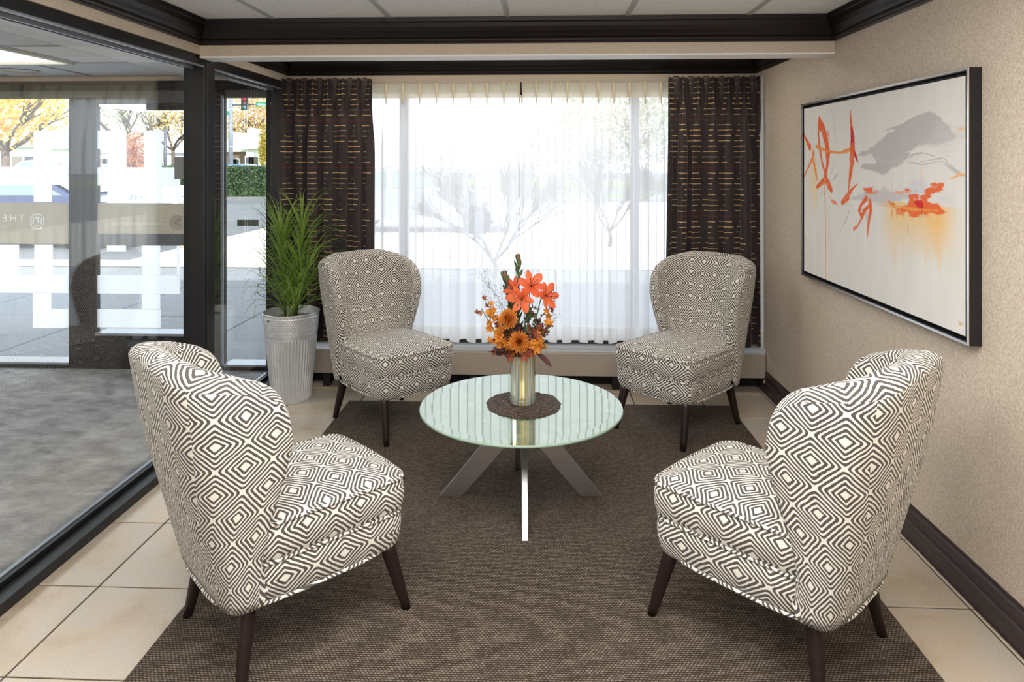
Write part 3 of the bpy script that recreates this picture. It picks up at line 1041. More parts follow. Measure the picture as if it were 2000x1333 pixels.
drape('dark brown striped drape at the left of the window, behind the potted plant', -1.742, -1.125, 4, (0.0, -0.008), (-1.752, -1.745))
drape('dark brown striped drape at the right of the window, beside the wallpapered wall', 0.845, 1.442, 11, (-0.03, 0.01), (1.430, 1.462))
bx = on_x(1489, 172, XR)
tag(MB().box(XR - 0.022, XR, bx.y - 0.035, bx.y + 0.035, bx.z - 0.075, bx.z + 0.072).build('wall_box', M['white_plastic'], bevel=0.004),
    'small white plastic box high on the right wall beside the drape', 'control box')

# ---- slipper chairs
def chair_parts():
    zs = [0.225, 0.35, 0.46, 0.60, 0.72, 0.80, 0.93]
    tw = [0.238, 0.250, 0.262, 0.280, 0.294, 0.300, 0.302]
    tr = [-0.322, -0.356, -0.385, -0.422, -0.448, -0.462, -0.482]
    tf = [-0.238, -0.236, -0.215, -0.176, -0.155, -0.155, -0.158]
    I = lambda z, t: float(np.interp(z, zs, t))
    NU, NV = 60, 22
    ph = np.linspace(0, PI, 721)

    def plan(w, yf, yr, n, count):
        """superellipse U from right wing front round the back to left wing front, evenly spaced"""
        cx, sx = np.cos(ph), np.sin(ph)
        x = w * np.sign(cx) * np.abs(cx) ** (2 / n)
        y = yf - (yf - yr) * np.abs(sx) ** (2 / n)
        s = np.concatenate([[0], np.cumsum(np.hypot(np.diff(x), np.diff(y)))])
        t = np.linspace(0, s[-1], count + 1)
        return np.interp(t, s, x), np.interp(t, s, y), s[-1]

    A = [0, 0.3, 0.5, 0.7, 0.80, 0.87, 0.92, 0.955, 0.98, 1.0]
    ZT = [0.922, 0.912, 0.888, 0.868, 0.856, 0.838, 0.815, 0.785, 0.75, 0.70]
    def ztop(a, inner):
        return float(np.interp(a, A, ZT)) + (-0.0 if inner else 0.0)

    zb = 0.228
    def surface(inner):
        G = [[None] * (NV + 1) for _ in range(NU + 1)]
        Ls = 0
        for i in range(NU + 1):
            u = -1 + 2 * i / NU
            a = abs(u)
            zt = ztop(a, inner)
            z0 = 0.40 if inner else zb
            for j in range(NV + 1):
                z = z0 + (zt - z0) * (j / NV)
                w, yf, yr = I(z, tw), I(z, tf), I(z, tr)
                if inner:
                    t_side = float(np.interp(z, [0.4, 0.6, 0.8, 0.92], [0.070, 0.066, 0.060, 0.055]))
                    t_back = float(np.interp(z, [0.4, 0.6, 0.8, 0.92], [0.13, 0.115, 0.10, 0.085]))
                    X, Y, Lt = plan(w - t_side, yf - 0.0, yr + t_back, 2.5, NU)
                else:
                    X, Y, Lt = plan(w, yf, yr, 4.6, NU)
                G[i][j] = Vector((float(X[i]), float(Y[i]), z))
                Ls = max(Ls, Lt)
        return G, Ls

    O, LO = surface(False)
    N_, LN = surface(True)
    # seams pulled in a little
    for seam in (0.47,):
        for sgn in (-1, 1):
            i = round((sgn * seam + 1) / 2 * NU)
            for j in range(NV + 1):
                d = Vector((-O[i][j].x, 0.1 - O[i][j].y, 0)).normalized()
                O[i][j] += d * 0.003
    for seam in (0.30,):
        for sgn in (-1, 1):
            i = round((sgn * seam + 1) / 2 * NU)
            for j in range(NV + 1):
                d = Vector((0, 0.2, 0)) - Vector((N_[i][j].x, N_[i][j].y, 0))
                N_[i][j] -= d.normalized() * 0.005
    mb = MB()
    V, Fc, UV = [], [], []
    idx = lambda i, j: i * (NV + 1) + j
    for i in range(NU + 1):
        for j in range(NV + 1):
            V.append(O[i][j])
    base = len(V)
    for i in range(NU + 1):
        for j in range(NV + 1):
            V.append(N_[i][j])
    for i in range(NU):
        uc = abs(-1 + 2 * (i + 0.5) / NU)
        so = 0.0 if uc < 0.47 else (0.413 if i < NU / 2 else 0.271)
        si = 0.0 if uc < 0.30 else (0.337 if i < NU / 2 else 0.161)
        for j in range(NV):
            q = [(i, j), (i, j + 1), (i + 1, j + 1), (i + 1, j)]
            Fc.append(tuple(idx(*p) for p in q))
            UV.append([((-1 + 2 * p[0] / NU) * LO / 2 + so, O[p[0]][p[1]].z + so * 0.3) for p in q])
            q = q[::-1]
            Fc.append(tuple(base + idx(*p) for p in q))
            UV.append([((-1 + 2 * p[0] / NU) * LN / 2 + si + 0.05, N_[p[0]][p[1]].z + 0.04 + si * 0.4) for p in q])
    # rim: wing edges and top
    path = [(0, j) for j in range(0, NV)] + [(i, NV) for i in range(NU + 1)] + [(NU, j) for j in range(NV - 1, -1, -1)]
    K = 6
    rim = []
    for (i, j) in path:
        o, n = O[i][j], N_[i][j]
        mid = (o + n) / 2
        ii = 1 if i == 0 else (NU - 1 if i == NU else i)
        jj = NV - 1 if j == NV else j
        e = mid - (O[ii][jj] + N_[ii][jj]) / 2
        if e.length < 1e-5: e = Vector((0, 0, 1))
        h = (o - n) / 2
        e = (e - h * (e.dot(h) / max(h.length_squared, 1e-9))).normalized()
        if 0 < i < NU:
            e = (e * 0.4 + Vector((0, 0, 1))).normalized()
        bul = min(h.length * 0.62, 0.034)
        row = []
        for k in range(1, K):
            th = PI * k / K
            row.append(mid + h * math.cos(th) + e * math.sin(th) * bul)
        rim.append(row)
    rb = len(V)
    for row in rim:
        V += row
    def rid(p, k):
        i, j = path[p]
        if k == 0: return idx(i, j)
        if k == K: return base + idx(i, j)
        return rb + p * (K - 1) + k - 1
    acc = 0
    for p in range(len(path) - 1):
        a0 = acc
        acc += (V[rid(p + 1, K // 2)] - V[rid(p, K // 2)]).length
        for k in range(K):
            Fc.append((rid(p, k), rid(p, k + 1), rid(p + 1, k + 1), rid(p + 1, k)))
            UV.append([(a0, 0.66 + k * 0.019), (a0, 0.66 + (k + 1) * 0.019), (acc, 0.66 + (k + 1) * 0.019), (acc, 0.66 + k * 0.019)])
    # close the foot
    for i in range(NU):
        Fc.append((idx(i, 0), idx(i + 1, 0), base + idx(i + 1, 0), base + idx(i, 0)))
        UV.append([(0.01 * i, 0.0), (0.01 * i + 0.01, 0), (0.01 * i + 0.01, 0.1), (0.01 * i, 0.1)])
    mb.add(V, Fc, UV, True)

    def outline(w, yb, yf, rf, rb_, n=7):
        pts = []
        for (cx, cyy, r, a0) in ((w - rf, yf - rf, rf, 0), (-w + rf, yf - rf, rf, PI / 2), (-w + rb_, yb + rb_, rb_, PI), (w - rb_, yb + rb_, rb_, 1.5 * PI)):
            for k in range(n + 1):
                a = a0 + PI / 2 * k / n
                pts.append((cx + r * math.cos(a), cyy + r * math.sin(a)))
        # subdivide long straight runs, bow the sides out a touch
        out = []
        for k, p in enumerate(pts):
            q = pts[(k + 1) % len(pts)]
            L = math.dist(p, q)
            m = 9 if k % (n + 1) == n else 1          # the four straight runs
            for t in range(m):
                out.append((p[0] + (q[0] - p[0]) * t / m, p[1] + (q[1] - p[1]) * t / m))
        return out

    def bow(p, k=0.012):
        # front edge bows forward between the corners
        x, y = p
        if y > 0.15:
            y += k * max(0.0, 1 - (x / 0.22) ** 2)
        return (x, y)

    def stack(rings, top_uv=True, dome=None):
        """rings: list of (outline pts, z list or number); side walls, then an optional dome"""
        V, Fc, UV = [], [], []
        n = len(rings[0][0])
        per = [0.0]
        for k in range(n):
            per.append(per[-1] + math.dist(rings[0][0][k], rings[0][0][(k + 1) % n]))
        for pts, z in rings:
            V += [(p[0], p[1], z) for p in pts]
        vz = 0
        for r in range(len(rings) - 1):
            z0, z1 = rings[r][1], rings[r + 1][1]
            for k in range(n):
                q = (k + 1) % n
                Fc.append((r * n + k, r * n + q, (r + 1) * n + q, (r + 1) * n + k))
                UV.append([(per[k] + 0.2, z0), (per[k + 1] + 0.2, z0), (per[k + 1] + 0.2, z1), (per[k] + 0.2, z1)])
        last = (len(rings) - 1) * n
        if dome:
            pts, z = rings[-1]
            cx = 0.0
            cyy = sum(p[1] for p in pts) / n
            prev = last
            for (sc, dz) in dome:
                st = len(V)
                V += [(cx + (p[0] - cx) * sc, cyy + (p[1] - cyy) * sc, z + dz) for p in pts]
                for k in range(n):
                    q = (k + 1) % n
                    f = (prev + k, prev + q, st + q, st + k)
                    Fc.append(f)
                    UV.append([(V[i_][0] + 0.031, V[i_][1] * 1.0 + 0.02) for i_ in f])
                prev = st
            f = tuple(prev + k for k in range(n))
            Fc.append(f)
            UV.append([(V[i_][0] + 0.031, V[i_][1] + 0.02) for i_ in f])
        else:
            Fc.append(tuple(last + k for k in range(n)))
            UV.append([(p[0], p[1]) for p in rings[-1][0]])
        Fc.append(tuple(range(n))[::-1])
        UV.append([(p[0], p[1]) for p in rings[0][0]][::-1])
        return MB().add(V, Fc, UV, True)

    def ol(w, yb, yf, rf=0.05, rb_=0.09):
        return [bow(p) for p in outline(w, yb, yf, rf, rb_)]
    cushion = stack([(ol(0.236, -0.29, 0.250), 0.343), (ol(0.243, -0.29, 0.258), 0.352), (ol(0.249, -0.29, 0.264), 0.380), (ol(0.251, -0.29, 0.265), 0.41),
                     (ol(0.248, -0.29, 0.261), 0.440), (ol(0.244, -0.29, 0.257), 0.452)],
                    dome=[(0.985, 0.004), (0.95, 0.009), (0.88, 0.016), (0.75, 0.024), (0.55, 0.031), (0.35, 0.035), (0.15, 0.037)])
    basem = stack([(ol(0.226, -0.25, 0.240), 0.226), (ol(0.232, -0.26, 0.248), 0.236), (ol(0.240, -0.265, 0.257), 0.27), (ol(0.242, -0.27, 0.259), 0.305),
                   (ol(0.240, -0.27, 0.256), 0.332), (ol(0.235, -0.27, 0.250), 0.341)])

    def piping(w, yf, z, ymin, rf=0.05, r=0.0055, zrise=0.0):
        pts = [p for p in ol(w, -0.36, yf, rf) if p[1] > ymin]
        # order: start at right rear going forward round to the left rear
        pts.sort(key=lambda p: math.atan2(p[0], p[1] + 0.6) * -1)
        P3 = [(pts[0][0], ymin - 0.015, z)] + [(p[0], p[1], z) for p in pts] + [(pts[-1][0], ymin - 0.015, z)]
        return MB().tube(P3, r, 8)
    return mb, cushion, basem, piping


backrest_mb, cushion_mb, base_mb, piping = chair_parts()
def make_chair(label):
    t = empty('slipper_chair')
    tag(t, label, 'chair', 'patterned slipper chairs around the glass table')
    fix_normals(backrest_mb.build('backrest', M['fabric'], t))
    c = fix_normals(cushion_mb.build('seat_cushion', M['fabric'], t))
    piping(0.246, 0.259, 0.454, -0.235).build('piping', M['fabric'], c)
    b = fix_normals(base_mb.build('seat_base', M['fabric'], t))
    piping(0.239, 0.254, 0.3425, -0.235).build('piping', M['fabric'], b)
    # the lowest cord runs right round the chair
    P3 = []
    for k in range(60):
        a = 2 * PI * k / 60
        n = 4.0
        cx, sx = math.cos(a), math.sin(a)
        x = 0.236 * math.copysign(abs(cx) ** (2 / n), cx)
        y0, y1 = -0.325, 0.252
        y = (y0 + y1) / 2 + (y1 - y0) / 2 * math.copysign(abs(sx) ** (2 / n), sx)
        P3.append((x, y, 0.2275))
    MB().tube(P3, 0.0055, 8, closed=True).build('piping', M['fabric'], b)
    for sx in (-1, 1):
        for (xt, yt, xb, yb) in ((0.195, 0.205, 0.218, 0.272), (0.185, -0.245, 0.228, -0.285)):
            prof = [((sx * (xt + (xb - xt) * k / 6), yt + (yb - yt) * k / 6, 0.245 - 0.245 * k / 6)) for k in range(7)]
            MB().tube(prof, [0.0255, 0.0245, 0.0230, 0.0212, 0.0192, 0.0172, 0.0150], 14).build('leg', M['leg_wood'], t)
            for v_ in t.children[-1].data.vertices if False else [c_ for c_ in t.children if c_.name.startswith('leg')][-1].data.vertices:
                v_.co.z = max(v_.co.z, 0.0005)
    return t

ch0 = make_chair('front left diamond patterned slipper chair, nearest the glass partition')
spots = [((-0.795, 2.26), 44.6, None),
         ((0.715, 2.26), 135.4, 'front right diamond patterned slipper chair, nearest the painting'),
         ((-0.839, 3.949), -46.2, 'grey and cream diamond patterned slipper chair beside the potted plant in the rear left'),
         ((0.770, 3.949), 226.2, 'grey and cream diamond patterned slipper chair in the rear right, near the right drape')]
for k, ((x, y), deg, lab) in enumerate(spots):
    o = ch0 if k == 0 else copy_tree(ch0)
    if lab: o['label'] = lab
    o.location = (x, y, RZ if k < 2 else RZ)
    o.rotation_euler = (0, 0, math.radians(deg) - PI / 2)

# ---- glass table
TC = Vector((-0.085, 3.085, 0))
TR, TZ = 0.452, 0.420
tb = empty('coffee_table', TC)
tag(tb, 'round crackled glass coffee table on crossed steel bar legs', 'table')
MB().lathe([(TR - 0.003, TZ - 0.0005), (TR - 0.05, TZ), (0.001, TZ)], 96, smooth=False).build('tabletop', M['top'], tb)
MB().lathe([(0.001, TZ - 0.0125), (TR - 0.006, TZ - 0.0125), (TR - 0.001, TZ - 0.011), (TR, TZ - 0.006), (TR - 0.001, TZ - 0.002), (TR - 0.003, TZ - 0.0006), (TR - 0.01, TZ - 0.0006)], 96).build('glass_rim', M['top_edge'], tb)
for ang in (-88, 2, 93, 178):
    d = Vector((math.cos(math.radians(ang)), math.sin(math.radians(ang)), 0))
    nrm = Vector((-d.y, d.x, 0)) * 0.0125
    # side view outline in (r, z): a slanting bar cut level at the floor
    o2 = [(0.365, 0.0), (0.265, 0.0), (-0.075, TZ - 0.0135), (0.045, TZ - 0.0135)]
    sh = {-88: 0.0, 2: 0.0, 93: 0.02, 178: 0.0}[ang]
    V = [tuple(d * r + nrm * s_ + Vector((0, 0, RZ + z * (TZ - 0.0135 - RZ) / (TZ - 0.0135)))) for s_ in (-1, 1) for (r, z) in o2]
    # each bar passes the centre beside its neighbours
    off = Vector((-d.y, d.x, 0)) * 0.013
    V = [tuple(Vector(p) + off) for p in V]
    f = [(0, 1, 2, 3), (7, 6, 5, 4), (0, 4, 5, 1), (1, 5, 6, 2), (2, 6, 7, 3), (3, 7, 4, 0)]
    fix_normals(MB().add(V, f).build('leg', M['chrome'], tb, bevel=0.0015))

# ---- round mat of woven twigs
mp = on_z(1023, 791, TZ)
def twig_mat():
    n, m = 120, 22
    V, Fc = [], []
    r_ = random.Random(5)
    for i in range(m + 1):
        for k in range(n):
            a = 2 * PI * k / n
            edge = 0.165 + 0.008 * mnoise.noise((math.cos(a) * 3, math.sin(a) * 3, 1.0)) + r_.uniform(-0.0035, 0.0035)
            r = edge * i / m
            h = 0.006 + 0.004 * r_.random() + 0.003 * math.sin(i * 2.4 + 3 * a)
            if i == m: h = 0.0008
            V.append((r * math.cos(a), r * math.sin(a), h))
    for i in range(m):
        for k in range(n):
            q = (k + 1) % n
            Fc.append((i * n + k, (i + 1) * n + k, (i + 1) * n + q, i * n + q))
    return MB().add(V, Fc)
g = NT('dark_twigs')
nz = g.noise(g.pos(), 230, 2, 0.6, 1.5)
M['twig'] = g.set(color=g.ramp(nz.outputs[0], [(0.38, lin(30, 23, 20)), (0.55, lin(86, 68, 58)), (0.68, lin(176, 156, 142))]), rough=0.5, normal=g.bump(nz.outputs[0], 0.9, 0.01))
mat_o = twig_mat().build('table_mat', M['twig'], None, (mp.x, mp.y, TZ + 0.0005))
tag(mat_o, 'round dark woven twig mat under the mirrored vase', 'table mat')

# ---- mirrored vase
VZ = TZ + 0.011
vp = on_z(1021, 786, VZ)
VR, VH = 0.0565, 0.235
vase = empty('vase', (vp.x, vp.y, VZ))
tag(vase, 'tall mirrored cylinder vase holding the orange flowers', 'vase')
nf = 18
prof = [(VR - 0.002, 0.0), (VR, 0.003), (VR, VH), (VR - 0.006, VH), (VR - 0.006, 0.03), (0.001, 0.03)]
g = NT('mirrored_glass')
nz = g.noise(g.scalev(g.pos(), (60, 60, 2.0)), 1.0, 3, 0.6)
M['mirror'] = g.set(color=g.ramp(nz.outputs[0], [(0.36, lin(112, 130, 136)), (0.5, lin(226, 234, 228)), (0.64, lin(206, 184, 112))]), rough=0.14, metal=0.62)  # upright pale, blue-grey and yellow bands paint reflected light into the metal
MB().lathe(prof, nf, smooth=False).build('glass_cylinder', M['mirror'], vase)
MB().lathe([(VR + 0.0005, 0.0), (VR + 0.0018, 0.001), (VR + 0.0018, 0.022), (VR + 0.0005, 0.024)], 36).build('glass_foot', M['clear'], vase)

# ---- flowers; each one has its own place above the vase (photo point, small depth offset)
vz_top = Vector((vp.x, vp.y, VZ + VH))
def fp(px, py, dy=0.0):
    return on_y(px, py, vp.y + dy)
M['stem'] = m_leaf('flower_stem', lin(60, 84, 40), lin(96, 120, 62), 0.5, 0.1)
M['lily'] = m_petal('lily_petal', lin(240, 98, 56), lin(252, 140, 92))
M['mum'] = m_petal('mum_petal', lin(204, 120, 44), lin(236, 164, 82))
M['mum_core'] = m_petal('mum_core', lin(172, 84, 36), lin(198, 108, 50))
M['sprig'] = m_petal('sprig_petal', lin(206, 118, 36), lin(236, 164, 60))
M['rust'] = m_petal('rust_petal', lin(120, 58, 44), lin(170, 90, 60))
M['burg'] = m_leaf('burgundy_leaf', lin(58, 34, 38), lin(98, 60, 62), 0.5, 0.15)
M['euca'] = m_leaf('grey_green_leaf', lin(62, 84, 58), lin(104, 122, 84), 0.5, 0.15)
M['bud'] = m_leaf('bud_scale', lin(104, 96, 66), lin(140, 104, 84), 0.5, 0.15)
M['seed'] = plain('grass_seed', lin(58, 54, 44), 0.7)
M['berry'] = plain('berry_brown', lin(96, 62, 50), 0.5, vary=0.2)


def blade(length, width, curl, n=7, fold=0.15, tip=0.0, base=0.25):
    """leaf/petal along +x, curling up in z; returns (verts, faces)"""
    V, Fc = [], []
    a = 0.0
    x = z = 0.0
    for i in range(n + 1):
        t = i / n
        w = width * (base + (1 - base) * math.sin(PI * min(1, t * 0.5 / 0.55))) if t < 0.55 else width * (1 - ((t - 0.55) / 0.45) ** 2.2 * (1 - tip))
        if i:
            a += curl / n
            x += length / n * math.cos(a)
            z += length / n * math.sin(a)
        V += [(x, -w / 2, z + fold * w), (x, 0, z), (x, w / 2, z + fold * w)]
    for i in range(n):
        b = i * 3
        Fc += [(b, b + 1, b + 4, b + 3), (b + 1, b + 2, b + 5, b + 4)]
    return V, Fc


def xf(V, mat):
    return [tuple(mat @ Vector(p)) for p in V]


def frame(dirv, roll=0.0):
    d = Vector(dirv).normalized()
    return d.to_track_quat('X', 'Z').to_matrix().to_4x4() @ Matrix.Rotation(roll, 4, 'X')


def stem_to(root, top, r=0.0022, bend=0.02):
    """curved stem from the vase mouth to a point (root-local)"""
    a = vz_top + Vector((0, 0, -0.05)) - root.location
    a = a + (Vector((top.x, top.y, 0)) - Vector((a.x, a.y, 0))).normalized() * 0.02 if (Vector((top.x, top.y, 0)) - Vector((a.x, a.y, 0))).length > 0.02 else a
    mid = (a + top) / 2 + Vector((0, 0, bend))
    pts = [a.lerp(mid, t).lerp(mid.lerp(top, t), t) for t in [k / 6 for k in range(7)]]
    return MB().tube(pts, r, 6).build('stem', M['stem'], root)


def lily(px, py, dy, face, size, label, roll):
    p = fp(px, py, dy)
    root = empty('lily', p)
    tag(root, label, 'flower', 'orange lilies')
    fx = frame(face)
    for k in range(6):
        V, Fc = blade(size, size * (0.52 if k % 2 else 0.42), 1.0, 8, 0.20)
        Mx = fx @ Matrix.Rotation(k * PI / 3 + roll, 4, 'X') @ Matrix.Rotation(-0.60, 4, 'Y')
        MB().add(xf(V, Mx), Fc, None, True).build('petal', M['lily'], root)
    st = MB()
    for k in range(6):
        a = k * PI / 3 + 0.4
        d = Vector((0.055, 0.018 * math.cos(a), 0.018 * math.sin(a)))
        tipp = fx @ d
        st.tube([(0, 0, 0), tipp * 0.5, tipp], 0.0008, 5)
        st.tube([tipp + Vector((0, 0, -0.004)), tipp + Vector((0, 0, 0.004))], 0.0018, 5)
    o = st.build('stamens', plain('anther', lin(70, 30, 24), 0.7) if 'anther' not in bpy.data.materials else bpy.data.materials['anther'], root)
    tag(o, kind='stuff')
    MB().tube([fx @ Vector((-0.02, 0, 0)), Vector((0, 0, 0))], [0.003, 0.006], 6).build('calyx', M['stem'], root)
    stem_to(root, fx @ Vector((-0.02, 0, 0)))
    return root
lily(1037, 560, -0.01, (0.25, -0.75, 0.55), 0.078, 'uppermost orange lily with open petals and dark stamens', 0.2)
lily(1021, 583, -0.05, (-0.35, -0.9, -0.05), 0.074, 'orange lily facing forward, lower left of the lilies', 0.5)
lily(1006, 566, -0.02, (-0.8, -0.5, 0.5), 0.066, 'orange lily turned to the left, half hidden behind the forward one', 0.0)
lily(1064, 578, -0.03, (0.75, -0.7, 0.25), 0.074, 'orange lily at the right of the bouquet, turned to the right', 0.35)


def mum(px, py, dy, face, rad, label):
    p = fp(px, py, dy)
    root = empty('chrysanthemum', p)
    tag(root, label, 'flower', 'bronze chrysanthemums')
    fx = frame(face)
    r_ = random.Random(int(px))
    for name, mat, lay in (('petals', M['mum'], [(30, 0.95, 1.85), (36, 1.08, 1.55), (36, 1.08, 1.28), (34, 1.04, 1.02), (30, 0.98, 0.8), (26, 0.92, 0.6)]), ('core', M['mum_core'], [(20, 0.85, 0.42), (14, 0.78, 0.25), (8, 0.70, 0.09)])):
        mb = MB()
        for n, ln, tilt in lay:
            for k in range(n):
                V, Fc = blade(rad * ln * r_.uniform(0.9, 1.06), rad * 0.135, -0.55, 4, 0.3)
                # tilt measured from the facing axis (+x)
                Mx = fx @ Matrix.Rotation(2 * PI * k / n + r_.uniform(-0.1, 0.1), 4, 'X') @ Matrix.Rotation(-(tilt + r_.uniform(-0.08, 0.08)), 4, 'Y')
                mb.add(xf(V, Mx), Fc, None, True)
        tag(mb.build(name, mat, root), kind='stuff')
    MB().tube([fx @ Vector((-0.012, 0, 0)), fx @ Vector((0.004, 0, 0))], [0.006, 0.016], 8).build('calyx', M['stem'], root)
    stem_to(root, fx @ Vector((-0.012, 0, 0)), 0.003)
mum(994, 625, -0.06, (-0.3, -0.8, 0.5), 0.051, 'upper bronze chrysanthemum in the bouquet')
mum(1014, 668, -0.085, (0.0, -0.95, 0.25), 0.052, 'lower bronze chrysanthemum above the vase rim')


def leafy_bud(px, py, dy, base, label, seed):
    """upright stem clothed in grey-green leaves with a pointed bud at its tip"""
    p = fp(px, py, dy)
    root = empty('leafy_bud_stem', p)
    tag(root, label, 'flower', 'leafy bud stems')
    r_ = random.Random(seed)
    b0 = fp(base[0], base[1], dy * 0.5) - p
    MB().tube([b0, b0 * 0.5 + Vector((0.004, 0, 0)), Vector((0, 0, 0))], [0.003, 0.0028, 0.0024], 6).build('stem', M['stem'], root)
    for k in range(34):
        t = k / 34
        c = b0 * (1 - t)
        a = k * 2.4
        ln = 0.060 * (1 - 0.2 * t)
        V, Fc = blade(ln, ln * 0.30, 0.2, 5, 0.12)
        d = Vector((math.cos(a) * 0.55, math.sin(a) * 0.55, 1.0))
        MB().add([tuple(Vector(q) + c) for q in xf(V, frame(d, r_.uniform(-1, 1)))], Fc, None, True).build('leaf', M['euca'], root)
    for k in range(12):
        a = k * 2.4
        V, Fc = blade(0.042, 0.015, 0.5, 5, 0.2)
        d = Vector((math.cos(a) * (0.42 if k < 7 else 0.15), math.sin(a) * (0.42 if k < 7 else 0.15), 1.0))
        MB().add([tuple(Vector(q) + Vector((math.cos(a), math.sin(a), -0.6)) * 0.006) for q in xf(V, frame(d))], Fc, None, True).build('bud_scale', M['bud'], root)
leafy_bud(1012, 512, 0.03, (1012, 650), 'taller leafy stem with a reddish pointed bud at the top of the bouquet', 1)
leafy_bud(986, 545, 0.01, (1006, 660), 'shorter leafy stem with a green bud at the left of the lilies', 2)


def sprig(points, dy, label, seed, mat, n_bl, size, spread=0.02, name='flower_sprig', group='orange flower sprigs'):
    P = [fp(a, b, dy) for a, b in points]
    root = empty(name, P[-1])
    tag(root, label, 'flower', group)
    r_ = random.Random(seed)
    MB().tube([q - P[-1] for q in P], 0.0018, 6).build('stem', M['stem'], root)
    n_bl = int(n_bl * 1.7)
    for k in range(n_bl):
        t = (k + 0.5) / n_bl
        seg = t * (len(P) - 1)
        i = min(int(seg), len(P) - 2)
        c = P[i].lerp(P[i + 1], seg - i) - P[-1] + Vector((r_.uniform(-spread, spread), r_.uniform(-spread, spread), r_.uniform(-spread, spread) * 0.6))
        mb = MB()
        f = frame((r_.uniform(-1, 1), r_.uniform(-1.2, 0.2), r_.uniform(-0.2, 1)))
        s = size * (1.2 - 0.4 * t) * r_.uniform(0.8, 1.2)
        for q in range(5):
            V, Fc = blade(s, s * 0.62, 0.5, 4, 0.2)
            mb.add([tuple(Vector(w) + c) for w in xf(V, f @ Matrix.Rotation(q * 2 * PI / 5, 4, 'X') @ Matrix.Rotation(-0.9, 4, 'Y'))], Fc, None, True)
        mb.build('blossom', mat if r_.random() < 0.8 else M['rust'], root)
sprig([(1008, 690), (985, 650), (966, 615), (952, 585)], -0.03, 'orange flower sprig reaching up to the left of the bouquet', 1, M['sprig'], 13, 0.020)
sprig([(1004, 690), (980, 668), (962, 640), (940, 603)], -0.05, 'orange flower sprig lowest on the left of the bouquet', 2, M['sprig'], 12, 0.019)
sprig([(1030, 690), (1052, 660), (1068, 625), (1074, 596)], -0.02, 'orange flower sprig on the right of the bouquet, under the right lily', 3, M['sprig'], 13, 0.019)
sprig([(1030, 694), (1045, 676), (1056, 660), (1066, 680)], -0.08, 'large golden flower sprig drooping at the lower right of the bouquet', 4, M['sprig'], 9, 0.024)
sprig([(1006, 694), (985, 688), (972, 684), (964, 690)], -0.06, 'burgundy leafy sprig hanging at the lower left of the bouquet', 5, M['burg'], 10, 0.022, 0.018, 'leaf_sprig', 'burgundy sprigs')
sprig([(1020, 692), (1012, 660), (1010, 640), (1022, 640)], -0.02, 'burgundy leafy sprig in the middle of the bouquet, between the chrysanthemums', 6, M['burg'], 12, 0.022, 0.024, 'leaf_sprig', 'burgundy sprigs')
sprig([(1026, 690), (1045, 650), (1052, 632), (1058, 645)], 0.0, 'brown leafy sprig behind the golden flowers at the right', 7, M['burg'], 12, 0.020, 0.024, 'leaf_sprig', 'burgundy sprigs')
sprig([(1022, 690), (1028, 650), (1032, 620), (1040, 600)], 0.01, 'green leafy sprig below the lilies', 8, M['euca'], 14, 0.024, 0.022, 'leaf_sprig', 'green sprigs')
sprig([(1012, 690), (1000, 660), (994, 630), (996, 600)], 0.03, 'green leafy sprig behind the upper chrysanthemum', 9, M['euca'], 12, 0.024, 0.02, 'leaf_sprig', 'green sprigs')


sprig([(1004, 694), (984, 672), (972, 660), (960, 668)], -0.05, 'golden flower sprig low at the left, beside the lower chrysanthemum', 10, M['sprig'], 10, 0.022)
sprig([(1018, 694), (1030, 680), (1040, 668), (1046, 650)], -0.05, 'brown leafy sprig between the lower chrysanthemum and the golden sprig', 11, M['burg'], 12, 0.022, 0.022, 'leaf_sprig', 'burgundy sprigs')
sprig([(1012, 690), (996, 662), (984, 648), (974, 640)], -0.01, 'dark leafy sprig under the upper chrysanthemum', 12, M['burg'], 12, 0.022, 0.02, 'leaf_sprig', 'burgundy sprigs')


def berries(points, dy, label, seed):
    P = [fp(a, b, dy) for a, b in points]
    root = empty('berry_sprig', P[-1])
    tag(root, label, 'flower', 'berry sprigs')
    r_ = random.Random(seed)
    MB().tube([q - P[-1] for q in P], 0.0016, 6).build('stem', M['stem'], root)
    for k in range(22):
        t = 0.35 + 0.65 * k / 22
        seg = t * (len(P) - 1)
        i = min(int(seg), len(P) - 2)
        c = P[i].lerp(P[i + 1], seg - i) - P[-1] + Vector((r_.uniform(-1, 1), r_.uniform(-1, 1), r_.uniform(-1, 1))) * 0.024
        r = r_.uniform(0.004, 0.0075)
        MB().lathe([(0.0003, -r), (r * 0.7, -r * 0.7), (r, 0), (r * 0.7, r * 0.7), (0.0003, r)], 8, tuple(c)).build('berry', M['berry'], root)
berries([(1026, 690), (1046, 650), (1058, 618)], 0.02, 'sprig of brown berries at the right side of the bouquet', 1)
berries([(1026, 690), (1052, 660), (1072, 640)], -0.02, 'sprig of brown berries at the far right of the bouquet', 2)
berries([(1010, 690), (986, 665), (972, 650)], -0.02, 'sprig of brown berries at the left side of the bouquet', 3)

# long dark leaf at the rim
lp0, lp1 = fp(1046, 688, -0.06), fp(1078, 715, -0.075)
V, Fc = blade((lp1 - lp0).length * 1.05, 0.032, -0.15, 10, 0.15)
lf = empty('pointed_leaf', lp0)
tag(lf, 'long dark pointed leaf drooping over the right rim of the vase', 'leaf')
MB().add(xf(V, frame(lp1 - lp0, 0.5)), Fc, None, True).build('blade', M['burg'], lf)
MB().tube([vz_top + Vector((0.01, 0, -0.03)) - lp0, vz_top + Vector((0.03, -0.03, 0.01)) - lp0, Vector((0, 0, 0))], 0.0015, 6).build('stem', M['stem'], lf)

